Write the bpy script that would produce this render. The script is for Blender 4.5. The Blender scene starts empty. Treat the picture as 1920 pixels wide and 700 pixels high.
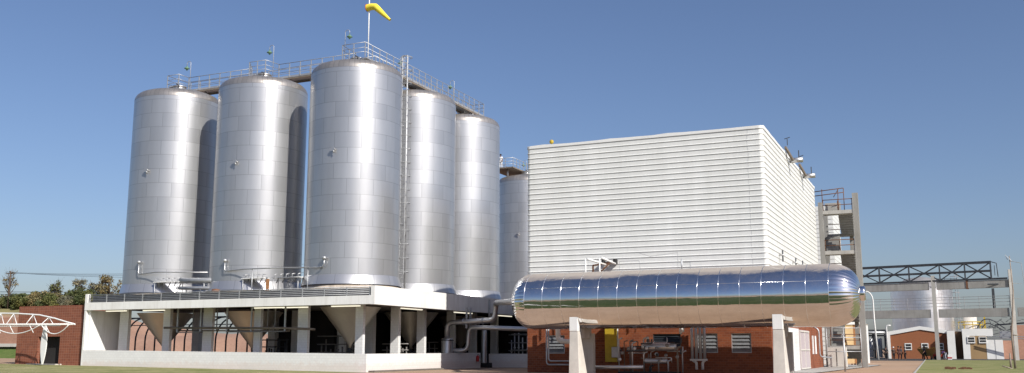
import bpy, math, random
from mathutils import Vector, Matrix
random.seed(7)
C = bpy.context.scene.collection
PI = math.pi
R_ = math.radians
ORG = {}

# ------------------------------------------------------------------ mesh builder
class MB:
    def __init__(s): s.v=[]; s.f=[]; s.uv=[]; s.sm=[]
    def face(s, idx, uv=None, sm=False): s.f.append(tuple(idx)); s.uv.append(uv); s.sm.append(sm)
    def box(s, x0,x1,y0,y1,z0,z1):
        b=len(s.v)
        s.v += [(x0,y0,z0),(x1,y0,z0),(x1,y1,z0),(x0,y1,z0),(x0,y0,z1),(x1,y0,z1),(x1,y1,z1),(x0,y1,z1)]
        for q in ((0,3,2,1),(4,5,6,7),(0,1,5,4),(1,2,6,5),(2,3,7,6),(3,0,4,7)): s.face([b+i for i in q])
        return s
    def hexa(s, p):                      # 8 explicit corners, bottom ring then top ring
        b=len(s.v); s.v += [tuple(q) for q in p]
        for q in ((0,3,2,1),(4,5,6,7),(0,1,5,4),(1,2,6,5),(2,3,7,6),(3,0,4,7)): s.face([b+i for i in q])
        return s
    def beam(s, p, q, w, h, up=(0,0,1)):
        p=Vector(p); q=Vector(q); d=(q-p).normalized(); u=Vector(up)
        if abs(d.dot(u))>.98: u=Vector((0,1,0))
        a=d.cross(u).normalized()*(w/2); c=a.normalized().cross(d).normalized()*(h/2)
        return s.hexa([p-a-c,p+a-c,q+a-c,q-a-c,p-a+c,p+a+c,q+a+c,q-a+c])
    def prism(s, poly, axis, a, b):      # poly of 2D points extruded along axis from a to b
        def P(t,u,w):
            return (w,t,u) if axis=='x' else ((t,w,u) if axis=='y' else (t,u,w))
        n=len(poly); o=len(s.v)
        s.v += [P(t,u,a) for t,u in poly]+[P(t,u,b) for t,u in poly]
        s.face(list(range(o,o+n))[::-1]); s.face(list(range(o+n,o+2*n)))
        for i in range(n):
            j=(i+1)%n; s.face((o+i,o+j,o+n+j,o+n+i))
        return s
    def tube(s, pts, r, n=8, caps=True, radii=None):
        pts=[Vector(p) for p in pts]; m=len(pts); o=len(s.v); ref=None
        for i,p in enumerate(pts):
            if i==0: d=pts[1]-p
            elif i==m-1: d=p-pts[i-1]
            else: d=(pts[i+1]-p).normalized()+(p-pts[i-1]).normalized()
            d.normalize()
            if ref is None:
                ref=Vector((0,0,1)) if abs(d.z)<.9 else Vector((1,0,0))
                ref=(ref-d*ref.dot(d)).normalized()
            else:
                ref=(ref-d*ref.dot(d)); ref=ref.normalized() if ref.length>1e-6 else d.orthogonal().normalized()
            bn=d.cross(ref); rr=radii[i] if radii else r
            for k in range(n):
                a=2*PI*k/n; s.v.append(tuple(p+ref*(math.cos(a)*rr)+bn*(math.sin(a)*rr)))
        for i in range(m-1):
            for k in range(n):
                l=(k+1)%n; s.face((o+i*n+k,o+i*n+l,o+(i+1)*n+l,o+(i+1)*n+k),None,n>5)
        if caps:
            s.face([o+k for k in range(n)][::-1]); s.face([o+(m-1)*n+k for k in range(n)])
        return s
    def lathe(s, prof, c=(0,0,0), n=48, axis='z', sm=True, uvr=None, capb=False, capt=False, a0=0):
        o=len(s.v); m=len(prof)
        def P(r,h,a):
            ca,sa=math.cos(a)*r,math.sin(a)*r
            if axis=='z': return (c[0]+ca,c[1]+sa,c[2]+h)
            if axis=='x': return (c[0]+h,c[1]+ca,c[2]+sa)
            return (c[0]+sa,c[1]+h,c[2]+ca)
        for r,h in prof:
            for k in range(n): s.v.append(P(max(r,1e-4),h,a0+2*PI*k/n))
        L=[0]
        for i in range(1,m): L.append(L[-1]+math.hypot(prof[i][0]-prof[i-1][0],prof[i][1]-prof[i-1][1]))
        UR=uvr or max(p[0] for p in prof)
        for i in range(m-1):
            for k in range(n):
                l=(k+1)%n; u0=k/n*2*PI*UR; u1=(k+1)/n*2*PI*UR
                s.face((o+i*n+k,o+i*n+l,o+(i+1)*n+l,o+(i+1)*n+k),[(u0,L[i]),(u1,L[i]),(u1,L[i+1]),(u0,L[i+1])],sm)
        if capb: s.face([o+k for k in range(n)][::-1])
        if capt: s.face([o+(m-1)*n+k for k in range(n)])
        return s
    def build(s, name, mat, parent=None, label=None, org=None, bevel=0):
        if org is None: org = ORG.get(parent.name,(0,0,0)) if parent else (0,0,0)
        me=bpy.data.meshes.new(name)
        me.from_pydata([(x-org[0],y-org[1],z-org[2]) for x,y,z in s.v],[],s.f)
        me.update()
        ul=me.uv_layers.new(name='UV')
        for p,uv in zip(me.polygons,s.uv):
            p.use_smooth=s.sm[p.index]
            if uv:
                for li,t in zip(p.loop_indices,uv): ul.data[li].uv=t
            else:
                nx,ny,nz=(abs(t) for t in p.normal)
                for li,vi in zip(p.loop_indices,p.vertices):
                    x,y,z=s.v[vi]
                    ul.data[li].uv=(x,y) if nz>=max(nx,ny) else ((x,z) if ny>=nx else (y,z))
        if mat: me.materials.append(mat)
        o=bpy.data.objects.new(name,me); C.objects.link(o)
        if parent: o.parent=parent; ORG[o.name]=org
        else: o.location=org; ORG[o.name]=org
        if label: o['label']=label
        if bevel:
            b=o.modifiers.new('bevel','BEVEL'); b.width=bevel; b.segments=2; b.limit_method='ANGLE'
        return o

def thing(name,label,cat,loc=(0,0,0),group=None):
    o=bpy.data.objects.new(name,None); C.objects.link(o); o.location=loc; o.empty_display_size=.3
    o['label']=label; o['category']=cat
    if group: o['group']=group
    ORG[o.name]=tuple(loc); return o
def tag(o,label,cat,group=None,kind=None):
    if label: o['label']=label
    if cat: o['category']=cat
    if group: o['group']=group
    if kind: o['kind']=kind
    return o
def kids(o): return [c for c in bpy.data.objects if c.parent==o]
def dup(root,loc,label,rotz=None,group=None):
    r=root.copy(); C.objects.link(r); r.location=loc; r['label']=label
    if rotz is not None: r.rotation_euler=(0,0,rotz)
    if group: r['group']=group
    ORG[r.name]=tuple(loc)
    for ch in kids(root):
        c=ch.copy(); C.objects.link(c); c.parent=r; ORG[c.name]=tuple(loc)
        for g in kids(ch):
            d=g.copy(); C.objects.link(d); d.parent=c; ORG[d.name]=tuple(loc)
    return r
def arc(c,r,a0,a1,n,plane='xz'):
    out=[]
    for i in range(n+1):
        a=R_(a0+(a1-a0)*i/n); u,w=math.cos(a)*r,math.sin(a)*r
        out.append((c[0]+u,c[1],c[2]+w) if plane=='xz' else ((c[0],c[1]+u,c[2]+w) if plane=='yz' else (c[0]+u,c[1]+w,c[2])))
    return out

# ------------------------------------------------------------------ materials
class N:
    def __init__(s,name):
        s.m=bpy.data.materials.new(name); s.m.use_nodes=True; s.t=s.m.node_tree; s.b=s.t.nodes['Principled BSDF']
    def n(s,t,**kw):
        x=s.t.nodes.new(t)
        for k,v in kw.items(): setattr(x,k,v)
        return x
    def l(s,a,b): s.t.links.new(a,b)
    def noise(s,scale,detail=4,rough=.55,coord='Object',vscale=None):
        tc=s.n('ShaderNodeTexCoord'); no=s.n('ShaderNodeTexNoise'); no.inputs['Scale'].default_value=scale
        no.inputs['Detail'].default_value=detail; no.inputs['Roughness'].default_value=rough
        if vscale:
            mp=s.n('ShaderNodeMapping'); mp.inputs['Scale'].default_value=vscale; s.l(tc.outputs[coord],mp.inputs[0]); s.l(mp.outputs[0],no.inputs['Vector'])
        else: s.l(tc.outputs[coord],no.inputs['Vector'])
        return no.outputs['Fac']
    def ramp(s,fac,stops):
        r=s.n('ShaderNodeValToRGB'); e=r.color_ramp.elements
        while len(e)<len(stops): e.new(.5)
        for i,(p,c) in enumerate(stops):
            e[i].position=p; e[i].color=(*c,1) if not isinstance(c,(int,float)) else (c,c,c,1)
        s.l(fac,r.inputs[0]); return r.outputs[0]
    def mix(s,f,a,b,mode='MIX'):
        m=s.n('ShaderNodeMix',data_type='RGBA',blend_type=mode)
        for i,v in ((0,f),(6,a),(7,b)):
            if isinstance(v,(int,float)): m.inputs[i].default_value=v if i==0 else (v,v,v,1)
            elif isinstance(v,tuple): m.inputs[i].default_value=(*v,1)
            else: s.l(v,m.inputs[i])
        return m.outputs[2]
    def bump(s,h,st=.3,d=.02,prev=None):
        b=s.n('ShaderNodeBump'); b.inputs['Strength'].default_value=st; b.inputs['Distance'].default_value=d
        s.l(h,b.inputs['Height'])
        if prev: s.l(prev,b.inputs['Normal'])
        return b.outputs[0]
    def fin(s,col=None,rough=.6,metal=0,nrm=None,spec=.5):
        if col is not None:
            if isinstance(col,tuple): s.b.inputs['Base Color'].default_value=(*col,1)
            else: s.l(col,s.b.inputs['Base Color'])
        if isinstance(rough,(int,float)): s.b.inputs['Roughness'].default_value=rough
        else: s.l(rough,s.b.inputs['Roughness'])
        s.b.inputs['Metallic'].default_value=metal; s.b.inputs['Specular IOR Level'].default_value=spec
        if nrm: s.l(nrm,s.b.inputs['Normal'])
        return s.m
def plain(name,col,rough=.6,metal=0,var=.25,sc=1.5,bump=.15,spec=.4):
    a=N(name); f=a.noise(sc,5); g=a.noise(sc*9,3)
    c=a.mix(a.ramp(f,[(.3,0.),(.75,1.)]),tuple(x*(1-var) for x in col),tuple(min(1,x*(1+var*.5)) for x in col))
    c=a.mix(.12,c,g,'MULTIPLY')
    return a.fin(c,rough,metal,a.bump(g,bump,.01),spec)
def brick(name,c1,c2,mort,bw,bh,ms,rough=.8,bst=.5,off=.5,stain=.25,metal=0,dirt=(.3,.22,.16),dirt_h=None):
    a=N(name); uv=a.n('ShaderNodeTexCoord'); b=a.n('ShaderNodeTexBrick'); b.offset=off
    a.l(uv.outputs['UV'],b.inputs['Vector'])
    b.inputs['Color1'].default_value=(*c1,1); b.inputs['Color2'].default_value=(*c2,1); b.inputs['Mortar'].default_value=(*mort,1)
    for k,v in (('Scale',1),('Mortar Size',ms),('Mortar Smooth',.2),('Brick Width',bw),('Row Height',bh),('Bias',0)): b.inputs[k].default_value=v
    c=b.outputs['Color']; f=a.noise(.6,6,.6); c=a.mix(a.ramp(f,[(.35,0.),(.8,stain)]),c,tuple(x*.55 for x in c1))
    if dirt_h is not None:
        g=a.n('ShaderNodeNewGeometry'); sx=a.n('ShaderNodeSeparateXYZ'); a.l(g.outputs['Position'],sx.inputs[0])
        n2=a.noise(3,5,.6); ad=a.n('ShaderNodeMath',operation='MULTIPLY_ADD'); a.l(n2,ad.inputs[0]); ad.inputs[1].default_value=-.9; a.l(sx.outputs['Z'],ad.inputs[2])
        r=a.ramp(ad.outputs[0],[(0.,.4),(max(.02,dirt_h),0.)]); c=a.mix(r,c,dirt)
    inv=a.n('ShaderNodeMath',operation='SUBTRACT'); inv.inputs[0].default_value=1; a.l(b.outputs['Fac'],inv.inputs[1])
    return a.fin(c,rough,metal,a.bump(inv.outputs[0],bst,.012),.3)
def cladding(name,base,rough,bw,bh,ms,off=.5,seam=1.0,metal=1.0,var=.07,wav=.15):
    a=N(name); uv=a.n('ShaderNodeTexCoord'); b=a.n('ShaderNodeTexBrick'); b.offset=off
    a.l(uv.outputs['UV'],b.inputs['Vector'])
    lo=tuple(x*(1-var) for x in base); hi=tuple(min(1,x*(1+var)) for x in base)
    b.inputs['Color1'].default_value=(*lo,1); b.inputs['Color2'].default_value=(*hi,1)
    b.inputs['Mortar'].default_value=(*(min(1,x*seam) for x in base),1)
    for k,v in (('Scale',1),('Mortar Size',ms),('Mortar Smooth',.3),('Brick Width',bw),('Row Height',bh),('Bias',0)): b.inputs[k].default_value=v
    st=a.noise(1.1,5,.6,'Object',(1,1,.18)); c=a.mix(.22,b.outputs['Color'],a.ramp(st,[(.3,.55),(.7,1.)]),'MULTIPLY')
    fine=a.noise(.45,3,.5); inv=a.n('ShaderNodeMath',operation='SUBTRACT'); inv.inputs[0].default_value=1; a.l(b.outputs['Fac'],inv.inputs[1])
    n1=a.bump(fine,wav,.08); n2=a.bump(inv.outputs[0],.13,.012,n1)
    bw_=a.n('ShaderNodeRGBToBW'); a.l(b.outputs['Color'],bw_.inputs[0])
    mr=a.n('ShaderNodeMapRange'); mr.inputs['From Min'].default_value=sum(lo)/3; mr.inputs['From Max'].default_value=sum(hi)/3
    mr.inputs['To Min'].default_value=rough*.97; mr.inputs['To Max'].default_value=rough*1.04; a.l(bw_.outputs[0],mr.inputs[0])
    return a.fin(c,mr.outputs[0],metal,n2,.5)

M={}
M['tank']=cladding('brushed_cladding',(.50,.505,.515),.35,2.085,1.2,.022,seam=.72,var=.06,wav=.09,metal=.72)
M['dome']=cladding('dome_cladding',(.42,.39,.36),.36,.42,30,.03,seam=.8,metal=.7,wav=.06)
M['skirt']=cladding('skirt_cladding',(.55,.55,.56),.36,1.45,30,.03,seam=.75,metal=.75,wav=.05)
M['cone']=plain('cone_steel',(.74,.68,.58),.40,.75,.12,.7,.05)
M['steel']=plain('steel_pipe',(.55,.55,.55),.4,.8,.15,2,.05)
M['galv']=plain('galvanised',(.50,.51,.52),.5,.6,.2,2,.05)
M['darksteel']=plain('dark_steel',(.07,.075,.085),.5,.3,.3,2)
M['rust']=plain('rust_brown',(.16,.075,.04),.8,0,.4,3)
M['white']=plain('white_paint',(.80,.80,.78),.5,0,.06,.7,.03)
def streaked(name,hi,lo,rough=.75):
    a=N(name); n1=a.noise(1.9,6,.75,'Object',(1,1,.10)); n2=a.noise(.5,4,.6); n3=a.noise(14,3,.6)
    c=a.mix(a.ramp(n1,[(.48,0.),(.72,.55)]),hi,lo); c=a.mix(a.ramp(n2,[(.45,0.),(.75,.4)]),c,lo); c=a.mix(.1,c,n3,'MULTIPLY')
    return a.fin(c,rough,0,a.bump(n3,.12,.006),.3)
M['fascia']=streaked('white_render',(.80,.80,.78),(.56,.54,.50))
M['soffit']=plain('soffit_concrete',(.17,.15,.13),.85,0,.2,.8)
M['wbrick']=brick('white_painted_block',(.73,.73,.72),(.69,.69,.68),(.62,.61,.60),.3,.19,.010,.75,.4,stain=.12,dirt=(.60,.48,.42),dirt_h=.30)
M['brick']=brick('red_brick',(.25,.088,.050),(.19,.066,.040),(.30,.17,.125),.26,.21,.012,.85,.5,off=0,stain=.25)
M['brick2']=brick('orange_brick',(.25,.073,.028),(.17,.046,.020),(.23,.125,.085),.32,.16,.010,.85,.5,stain=.25)
M['farbrick']=brick('terracotta_wall',(.31,.115,.05),(.27,.10,.045),(.28,.13,.08),.3,.1,.008,.85,.3,stain=.1)
M['ochre']=plain('ochre_wall',(.36,.24,.12),.8,0,.1,.5)
M['pinkwall']=brick('pink_block_wall',(.42,.23,.16),(.37,.20,.14),(.35,.22,.17),.4,.2,.012,.85,.3,stain=.2)
M['greypaint']=plain('grey_pipe_paint',(.20,.19,.18),.5,.2,.2,2,.05)
M['browngrey']=plain('brown_grey_steel',(.20,.165,.13),.7,.1,.25,2,.05)
M['palebark']=plain('pale_wood',(.30,.25,.21),.9,0,.3,2)
M['pinkdoor']=plain('pinkish_door_paint',(.46,.40,.41),.6,0,.08,1,.03)
M['aged']=streaked('aged_concrete',(.29,.285,.27),(.15,.14,.125),.85)
M['concrete']=streaked('concrete',(.40,.39,.365),(.20,.185,.165),.85)
M['concrete2']=plain('pale_concrete',(.60,.57,.52),.85,0,.15,1.2,.2)
M['ringc']=plain('stained_ring_concrete',(.52,.44,.36),.85,0,.4,2.5,.3)
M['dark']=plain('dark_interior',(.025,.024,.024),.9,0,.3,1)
M['glass']=plain('dark_glass',(.03,.035,.04),.08,0,.1,1,.0,.6)
M['frost']=plain('louvre_glass',(.19,.20,.21),.2,0,.2,4,.02,.6)
M['yellow']=plain('yellow_paint',(.50,.36,.03),.5,0,.2,3)
M['sock']=plain('windsock_cloth',(.80,.66,.06),.8,0,.08,4)
M['green']=plain('green_lamp_enamel',(.13,.24,.15),.4,0,.1,3)
M['red']=plain('red_enamel',(.45,.02,.02),.35,0,.1,3)
M['wood']=plain('weathered_wood',(.36,.17,.07),.8,0,.3,4)
M['skin']=plain('skin',(.22,.11,.07),.6,0,.05,4,.02)
M['hair']=plain('dark_hair',(.015,.012,.01),.8,0,.1,9)
M['bark']=plain('bark',(.12,.085,.06),.95,0,.35,5,.6)
def cloth(n,c): return plain(n,c,.9,0,.12,6)
# box cladding
def wallclad():
    a=N('white_ribbed_cladding'); n1=a.noise(.8,6,.65,'Object',(1,1,.12)); n2=a.noise(7,4,.7)
    c=a.mix(a.ramp(n1,[(.3,0.),(.75,1.)]),(.66,.665,.64),(.77,.775,.755)); c=a.mix(.18,c,a.ramp(n2,[(.3,.6),(.6,1.)]),'MULTIPLY')
    return a.fin(c,.42,0,a.bump(n2,.08,.004),.45)
M['clad']=wallclad()
# polished vessel: mirror sheet, dust settled on the upward facing part
def vessel_mat(name,uvseams):
    a=N(name); g=a.n('ShaderNodeNewGeometry'); sx=a.n('ShaderNodeSeparateXYZ'); a.l(g.outputs['Normal'],sx.inputs[0])
    n1=a.noise(.34,6,.72,'Object',(.55,1,1)); ad=a.n('ShaderNodeMath',operation='MULTIPLY_ADD'); a.l(n1,ad.inputs[0]); ad.inputs[1].default_value=.62; a.l(sx.outputs['Z'],ad.inputs[2])
    hf=a.n('ShaderNodeMath',operation='MULTIPLY'); a.l(ad.outputs[0],hf.inputs[0]); hf.inputs[1].default_value=.5; ad=hf
    d=a.ramp(ad.outputs[0],[(.5,0.),(.535,.55),(.60,.88)])
    n3=a.noise(2.2,5,.6); film=a.ramp(n3,[(.40,.02),(.75,.11)])
    mx=a.n('ShaderNodeMath',operation='MAXIMUM'); a.l(d,mx.inputs[0]); a.l(film,mx.inputs[1])
    p2=a.n('ShaderNodeBsdfPrincipled'); p2.inputs['Base Color'].default_value=(.34,.295,.255,1); p2.inputs['Roughness'].default_value=.75
    w=a.noise(.8,3,.5,'Object',(.6,1,1)); w2=a.noise(4,2,.5,'Object',(.35,1,1))
    nb=a.bump(w,.42,.05); nb=a.bump(w2,.05,.012,nb)
    if uvseams:
        uv=a.n('ShaderNodeTexCoord'); sp=a.n('ShaderNodeSeparateXYZ'); a.l(uv.outputs['UV'],sp.inputs[0]); m1=a.n('ShaderNodeMath',operation='MULTIPLY'); a.l(sp.outputs['X'],m1.inputs[0]); m1.inputs[1].default_value=20/1.83
        m2=a.n('ShaderNodeMath',operation='SINE'); a.l(m1.outputs[0],m2.inputs[0]); m3=a.n('ShaderNodeMath',operation='ABSOLUTE'); a.l(m2.outputs[0],m3.inputs[0]); nb=a.bump(m3.outputs[0],.55,.02,nb)
    a.fin((.76,.77,.78),.055,1,nb)
    ms=a.n('ShaderNodeMixShader'); a.l(mx.outputs[0],ms.inputs[0]); a.l(a.b.outputs[0],ms.inputs[1]); a.l(p2.outputs[0],ms.inputs[2])
    a.l(ms.outputs[0],a.t.nodes['Material Output'].inputs['Surface']); return a.m
M['mirror']=vessel_mat('polished_cladding',None)
M['mirrorh']=vessel_mat('polished_head_cladding',.5)
M['bead']=plain('polished_bead',(.85,.86,.87),.14,1,.05,2,.02)

# ------------------------------------------------------------------ ground
def gz(x,y=50):
    return max(0,min(.5,(-37-x)*.0104))
def soil():
    a=N('red_earth'); n1=a.noise(.25,6,.65); n2=a.noise(5,5,.7); n3=a.noise(.04,4,.6)
    c=a.mix(a.ramp(n1,[(.3,0.),(.7,1.)]),(.33,.215,.14),(.42,.29,.195)); c=a.mix(a.ramp(n3,[(.45,0.),(.65,.5)]),c,(.42,.31,.24))
    c=a.mix(.35,c,a.ramp(n2,[(.3,.55),(.7,1.)]),'MULTIPLY'); return a.fin(c,.95,0,a.bump(n2,.4,.03),.2)
def grassm(name,g,dry,bias):
    a=N(name); n1=a.noise(.3,6,.7); n2=a.noise(9,5,.8); n3=a.noise(1.7,5,.7)
    c=a.mix(a.ramp(n1,[(bias-.12,0.),(bias+.15,1.)]),g,dry); c=a.mix(a.ramp(n3,[(.4,0.),(.8,.5)]),c,tuple(x*.6 for x in g))
    c=a.mix(.5,c,a.ramp(n2,[(.3,.5),(.7,1.)]),'MULTIPLY'); return a.fin(c,.95,0,a.bump(n2,.7,.05),.15)
M['soil']=soil()
M['lawn']=grassm('lawn_grass',(.17,.20,.06),(.38,.34,.18),.46)
M['lawnr']=grassm('green_lawn_grass',(.19,.21,.075),(.34,.31,.15),.52)
M['lawng']=grassm('dark_lawn_grass',(.042,.064,.018),(.10,.10,.04),.62)
def sheet(name,poly,mat,dz,nx=24,kind='structure'):
    mb=MB(); xs=[p[0] for p in poly]
    # quad strip polygon given as four corners; subdivide so it follows gz()
    (x0,y0),(x1,y1),(x2,y2),(x3,y3)=poly
    for i in range(nx+1):
        t=i/nx; a=(x0+(x1-x0)*t,y0+(y1-y0)*t); b=(x3+(x2-x3)*t,y3+(y2-y3)*t)
        mb.v += [(a[0],a[1],gz(a[0])+dz),(b[0],b[1],gz(b[0])+dz)]
    for i in range(nx): mb.face((2*i,2*i+2,2*i+3,2*i+1))
    o=mb.build(name,mat); o['kind']=kind; return o
g=MB()
xs=[-3000,-800,-300,-150,-100,-85.1]+[-85+i*3 for i in range(17)]+[0,60,300,3000]; xs=sorted(set(xs)); ys=[-3000,-300,-60,0,30,50,60,90,150,300,3000]
for x in xs:
    for y in ys: g.v.append((x,y,gz(x)))
for i in range(len(xs)-1):
    for j in range(len(ys)-1):
        a=i*len(ys)+j; g.face((a,a+len(ys),a+len(ys)+1,a+1))
g.build('ground',M['soil'])['kind']='structure'
sheet('lawn',[(-300,-60),(100,-60),(100,50.5),(-300,50.5)],M['lawng'],.004,60)
sheet('lawn_strip',[(-300,24),(-44,24),(-37.6,57.9),(-300,57.9)],M['lawn'],.005,60)
sheet('footpath',[(-46,20),(-27,47.0),(-24.5,48.6),(-52,24)],M['concrete2'],.009,20)
# right hand lawn with kerb
sheet('lawn_right',[(-2.0,60),(60,60),(60,150),(-3.2,150)],M['lawnr'],.10,10)
k=MB(); k.hexa([(-2.11,60,0),(-1.99,60,0),(-3.17,150,0),(-3.29,150,0),(-2.11,60,.13),(-1.99,60,.13),(-3.17,150,.13),(-3.29,150,.13)])
k.build('kerb',M['concrete'])['kind']='structure'
sheet('pavement',[(-15.0,66.5),(-8.3,66.5),(-6.2,104),(-15.0,104)],M['concrete'],.05,4)
sheet('yard',[(-16,146),(14,146),(14,200),(-16,200)],plain('dark_ground',(.06,.058,.056),.9,0,.2,1),.006,4)  # evenly dark ground sheet across the far yard
# hillside on the left, earth cut below it
def hs():
    a=N('hillside_soil'); g_=a.n('ShaderNodeNewGeometry'); sx=a.n('ShaderNodeSeparateXYZ'); a.l(g_.outputs['Normal'],sx.inputs[0])
    sp=a.n('ShaderNodeSeparateXYZ'); a.l(g_.outputs['Position'],sp.inputs[0])
    n1=a.noise(.5,6,.7); n2=a.noise(4,5,.7)
    grass=a.mix(a.ramp(n1,[(.35,0.),(.6,1.)]),(.07,.13,.03),(.12,.16,.05)); dry=a.mix(n1,(.30,.24,.13),(.16,.17,.06))
    mr=a.n('ShaderNodeMapRange'); mr.inputs['From Min'].default_value=4; mr.inputs['From Max'].default_value=5; a.l(sp.outputs['Z'],mr.inputs[0])
    c=a.mix(mr.outputs[0],grass,dry); earth=a.mix(n1,(.34,.20,.145),(.42,.27,.20))
    c=a.mix(a.ramp(sx.outputs['Z'],[(.60,1.),(.8,0.)]),c,earth); mx_=a.n('ShaderNodeMapRange'); mx_.inputs['From Min'].default_value=-98; mx_.inputs['From Max'].default_value=-97; ad1=a.n('ShaderNodeMath',operation='SUBTRACT',use_clamp=False); a.l(sp.outputs['Y'],ad1.inputs[0]); ad1.inputs[1].default_value=92; ad3=a.n('ShaderNodeMath',operation='MAXIMUM'); a.l(ad1.outputs[0],ad3.inputs[0]); ad3.inputs[1].default_value=0; ad2=a.n('ShaderNodeMath',operation='MULTIPLY_ADD'); a.l(ad3.outputs[0],ad2.inputs[0]); ad2.inputs[1].default_value=1.05; a.l(sp.outputs['X'],ad2.inputs[2]); a.l(ad2.outputs[0],mx_.inputs[0]); c=a.mix(mx_.outputs[0],c,earth); c=a.mix(.4,c,a.ramp(n2,[(.3,.55),(.7,1.)]),'MULTIPLY')
    return a.fin(c,.95,0,a.bump(n2,.6,.08),.1)
M['hill']=hs()
def hz(x,y):
    x=x+max(0,y-92)*1.05
    n=math.sin(x*.31)*.12+math.sin(x*.83+y)*.08
    top=7.4 if x<-98 else (7.4-(x+98)/1.5*4.0 if x<-96.5 else 3.4)
    base=.3+ (2.2*max(0,min(1,(y-83)/6)) if x<-95 else 0)
    if y<89+n*3: return base
    if y<91.5+n*3: return base+(top-.7-base)*(y-89-n*3)/2.5
    return top-.7+.7*min(1,(y-91.5)/5)+n
h=MB(); hx=[-420,-330,-260,-200,-170,-150]+[-140+i*1.5 for i in range(58)]+[-52,-48]; hy=[80,82,84,86,88,88.7,89.3,90,90.7,91.4,92,93,94,96,99,103,110,120,140,180,300,600]
for x in hx:
    for y in hy: h.v.append((x,y,hz(x,y)))
for i in range(len(hx)-1):
    for j in range(len(hy)-1):
        a=i*len(hy)+j; h.face((a,a+len(hy),a+len(hy)+1,a+1),None,True)
h.build('hillside',M['hill'])['kind']='structure'

# ------------------------------------------------------------------ platform building
XR=-36.6; XL=-64.42; YF=57.9
P=thing('tank_platform','long white raised concrete platform on square pillars carrying the tall silver tanks','platform',((XL+XR)/2,YF,0))
d=MB()
d.box(XL+.5,XR-.35,YF+.3,68.8,4.85,5.35); d.box(-47.4,XR-.35,68.8,88.2,4.85,5.35)
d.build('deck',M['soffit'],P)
f=MB()
f.hexa([(XL,YF,4.74),(XR-.32,YF,4.74),(XR-.32,YF+.3,4.74),(XL,YF+.3,4.74),(XL,YF,5.36),(XR-.32,YF,5.36),(XR-.32,YF+.3,5.36),(XL,YF+.3,5.36)])
f.box(XR-.32,XR,YF,88.5,4.72,6.03)
f.box(XL,XL+.28,YF,YF+.3,5.36,6.05)
f.build('fascia',M['fascia'],P)
f=MB(); 
f.hexa([(XL,YF+.25,.1),(XL+.45,YF+.25,.1),(XL+.45,61.9,.1),(XL,61.9,.1),(XL,YF+.25,4.74),(XL+.45,YF+.25,4.74),(XL+.45,61.9,4.74),(XL,61.9,4.74)])
f.box(XL,XL+.2,YF+.02,YF+.25,.1,4.74)
f.build('end_wall',M['fascia'],P)
w=MB()
w.hexa([(XL+.2,YF+.02,0),(-37.18,YF+.02,0),(-37.18,YF+.3,0),(XL+.2,YF+.3,0),(XL+.2,YF+.02,1.53),(-37.18,YF+.02,1.28),(-37.18,YF+.3,1.28),(XL+.2,YF+.3,1.53)])
w.build('low_wall',M['wbrick'],P)
w=MB(); w.box(-37.48,-37.2,YF+.3,76.1,0,1.28); w.build('low_wall',M['wbrick'],P)
c=MB(); c.box(XL+.2,-37.15,YF-.01,YF+.33,1.281,1.281); 
def pillar(x0,x1,y0,y1): MB().box(x0,x1,y0,y1,.0,4.86).build('pillar',M['wbrick'],P)
for x0,x1 in ((-62.86,-61.9),(-58.12,-57.4),(-53.97,-53.05),(-48.93,-48.3),(-44.8,-43.9),(-39.66,-39.0)): pillar(x0,x1,60.2,60.5)
for y in (65.3,69.4,74.6,78.8,83.4): pillar(-39.75,-39.05,y,y+.35)
for x in (-61.8,-53.4,-50.95,-46.3,-43.6): pillar(x,x+.75,67.6,68.1)
w=MB(); w.box(XL+.2,-54,68.5,68.7,0,1.25); w.build('rear_parapet',M['soffit'],P)
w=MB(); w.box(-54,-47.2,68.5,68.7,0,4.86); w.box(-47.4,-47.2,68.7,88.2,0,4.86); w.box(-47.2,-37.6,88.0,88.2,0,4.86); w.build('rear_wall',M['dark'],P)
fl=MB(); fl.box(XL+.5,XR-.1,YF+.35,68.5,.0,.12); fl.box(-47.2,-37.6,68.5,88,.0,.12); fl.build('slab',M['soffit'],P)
# railing along the front recess
r=thing('guard_railing','grey tubular railing with four bars along the long front edge of the platform','railing',(-51,YF+.12,5.36))
q=MB()
for z in (5.47,5.60,5.73,5.86,5.98): q.tube([(XL+.28,YF+.1,z),(XR-.34,YF+.1,z)],.022 if z<5.9 else .03,6)
q.build('rails',M['galv'],r)
x=XL+.34; i=0
while x<XR-.3:
    MB().box(x-.03,x+.03,YF+.07,YF+.13,5.36,5.99).build('post',M['galv'],r); x+= (27.0/14)
q=MB(); q.box(XL+.3,XR-.34,YF+.5,YF+.56,5.36,5.95); q.build('dark_panel',M['darksteel'],r)  # dark sheet filling the band behind the bars
# strip lights
a=N('lit_tube'); a.b.inputs['Emission Color'].default_value=(1,.93,.75,1); a.b.inputs['Emission Strength'].default_value=.75; M['tube']=a.fin((.8,.78,.7),.5)
def batten(x0,x1,y0,y1,lab):
    t=thing('strip_light',lab,'light',((x0+x1)/2,(y0+y1)/2,4.85),'fluorescent strip lights under the platform edge')
    MB().box(x0-.02,x1+.02,y0-.03,y1+.03,4.74,4.84).build('housing',M['white'],t)
    MB().box(x0,x1,y0,y1,4.66,4.738).build('tube',M['tube'],t)
L=[(-63.6,-61.4,'first strip light from the white end wall'),(-59.85,-57.6,'strip light right beside the leftmost steel cone'),(-48.3,-45.5,'strip light left of the middle pillar under the deck'),(-45.9,-43.6,'strip light above the fifth front pillar'),(-41.25,-38.8,'strip light over the big cone at the platform corner')]
for i,(x0,x1,lab) in enumerate(L): batten(x0,x1,59.35+(i%2)*.3,59.5+(i%2)*.3,lab)
for y0,y1,lab in ((64.3,67.5,'strip light between the first two pillars of the shaded right side'),(73.1,76.4,'strip light above the pipe elbow at the right side'),(82.0,84.9,'farthest strip light, near the end of the polished vessel')): batten(-38.3,-38.15,y0,y1,lab)
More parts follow.
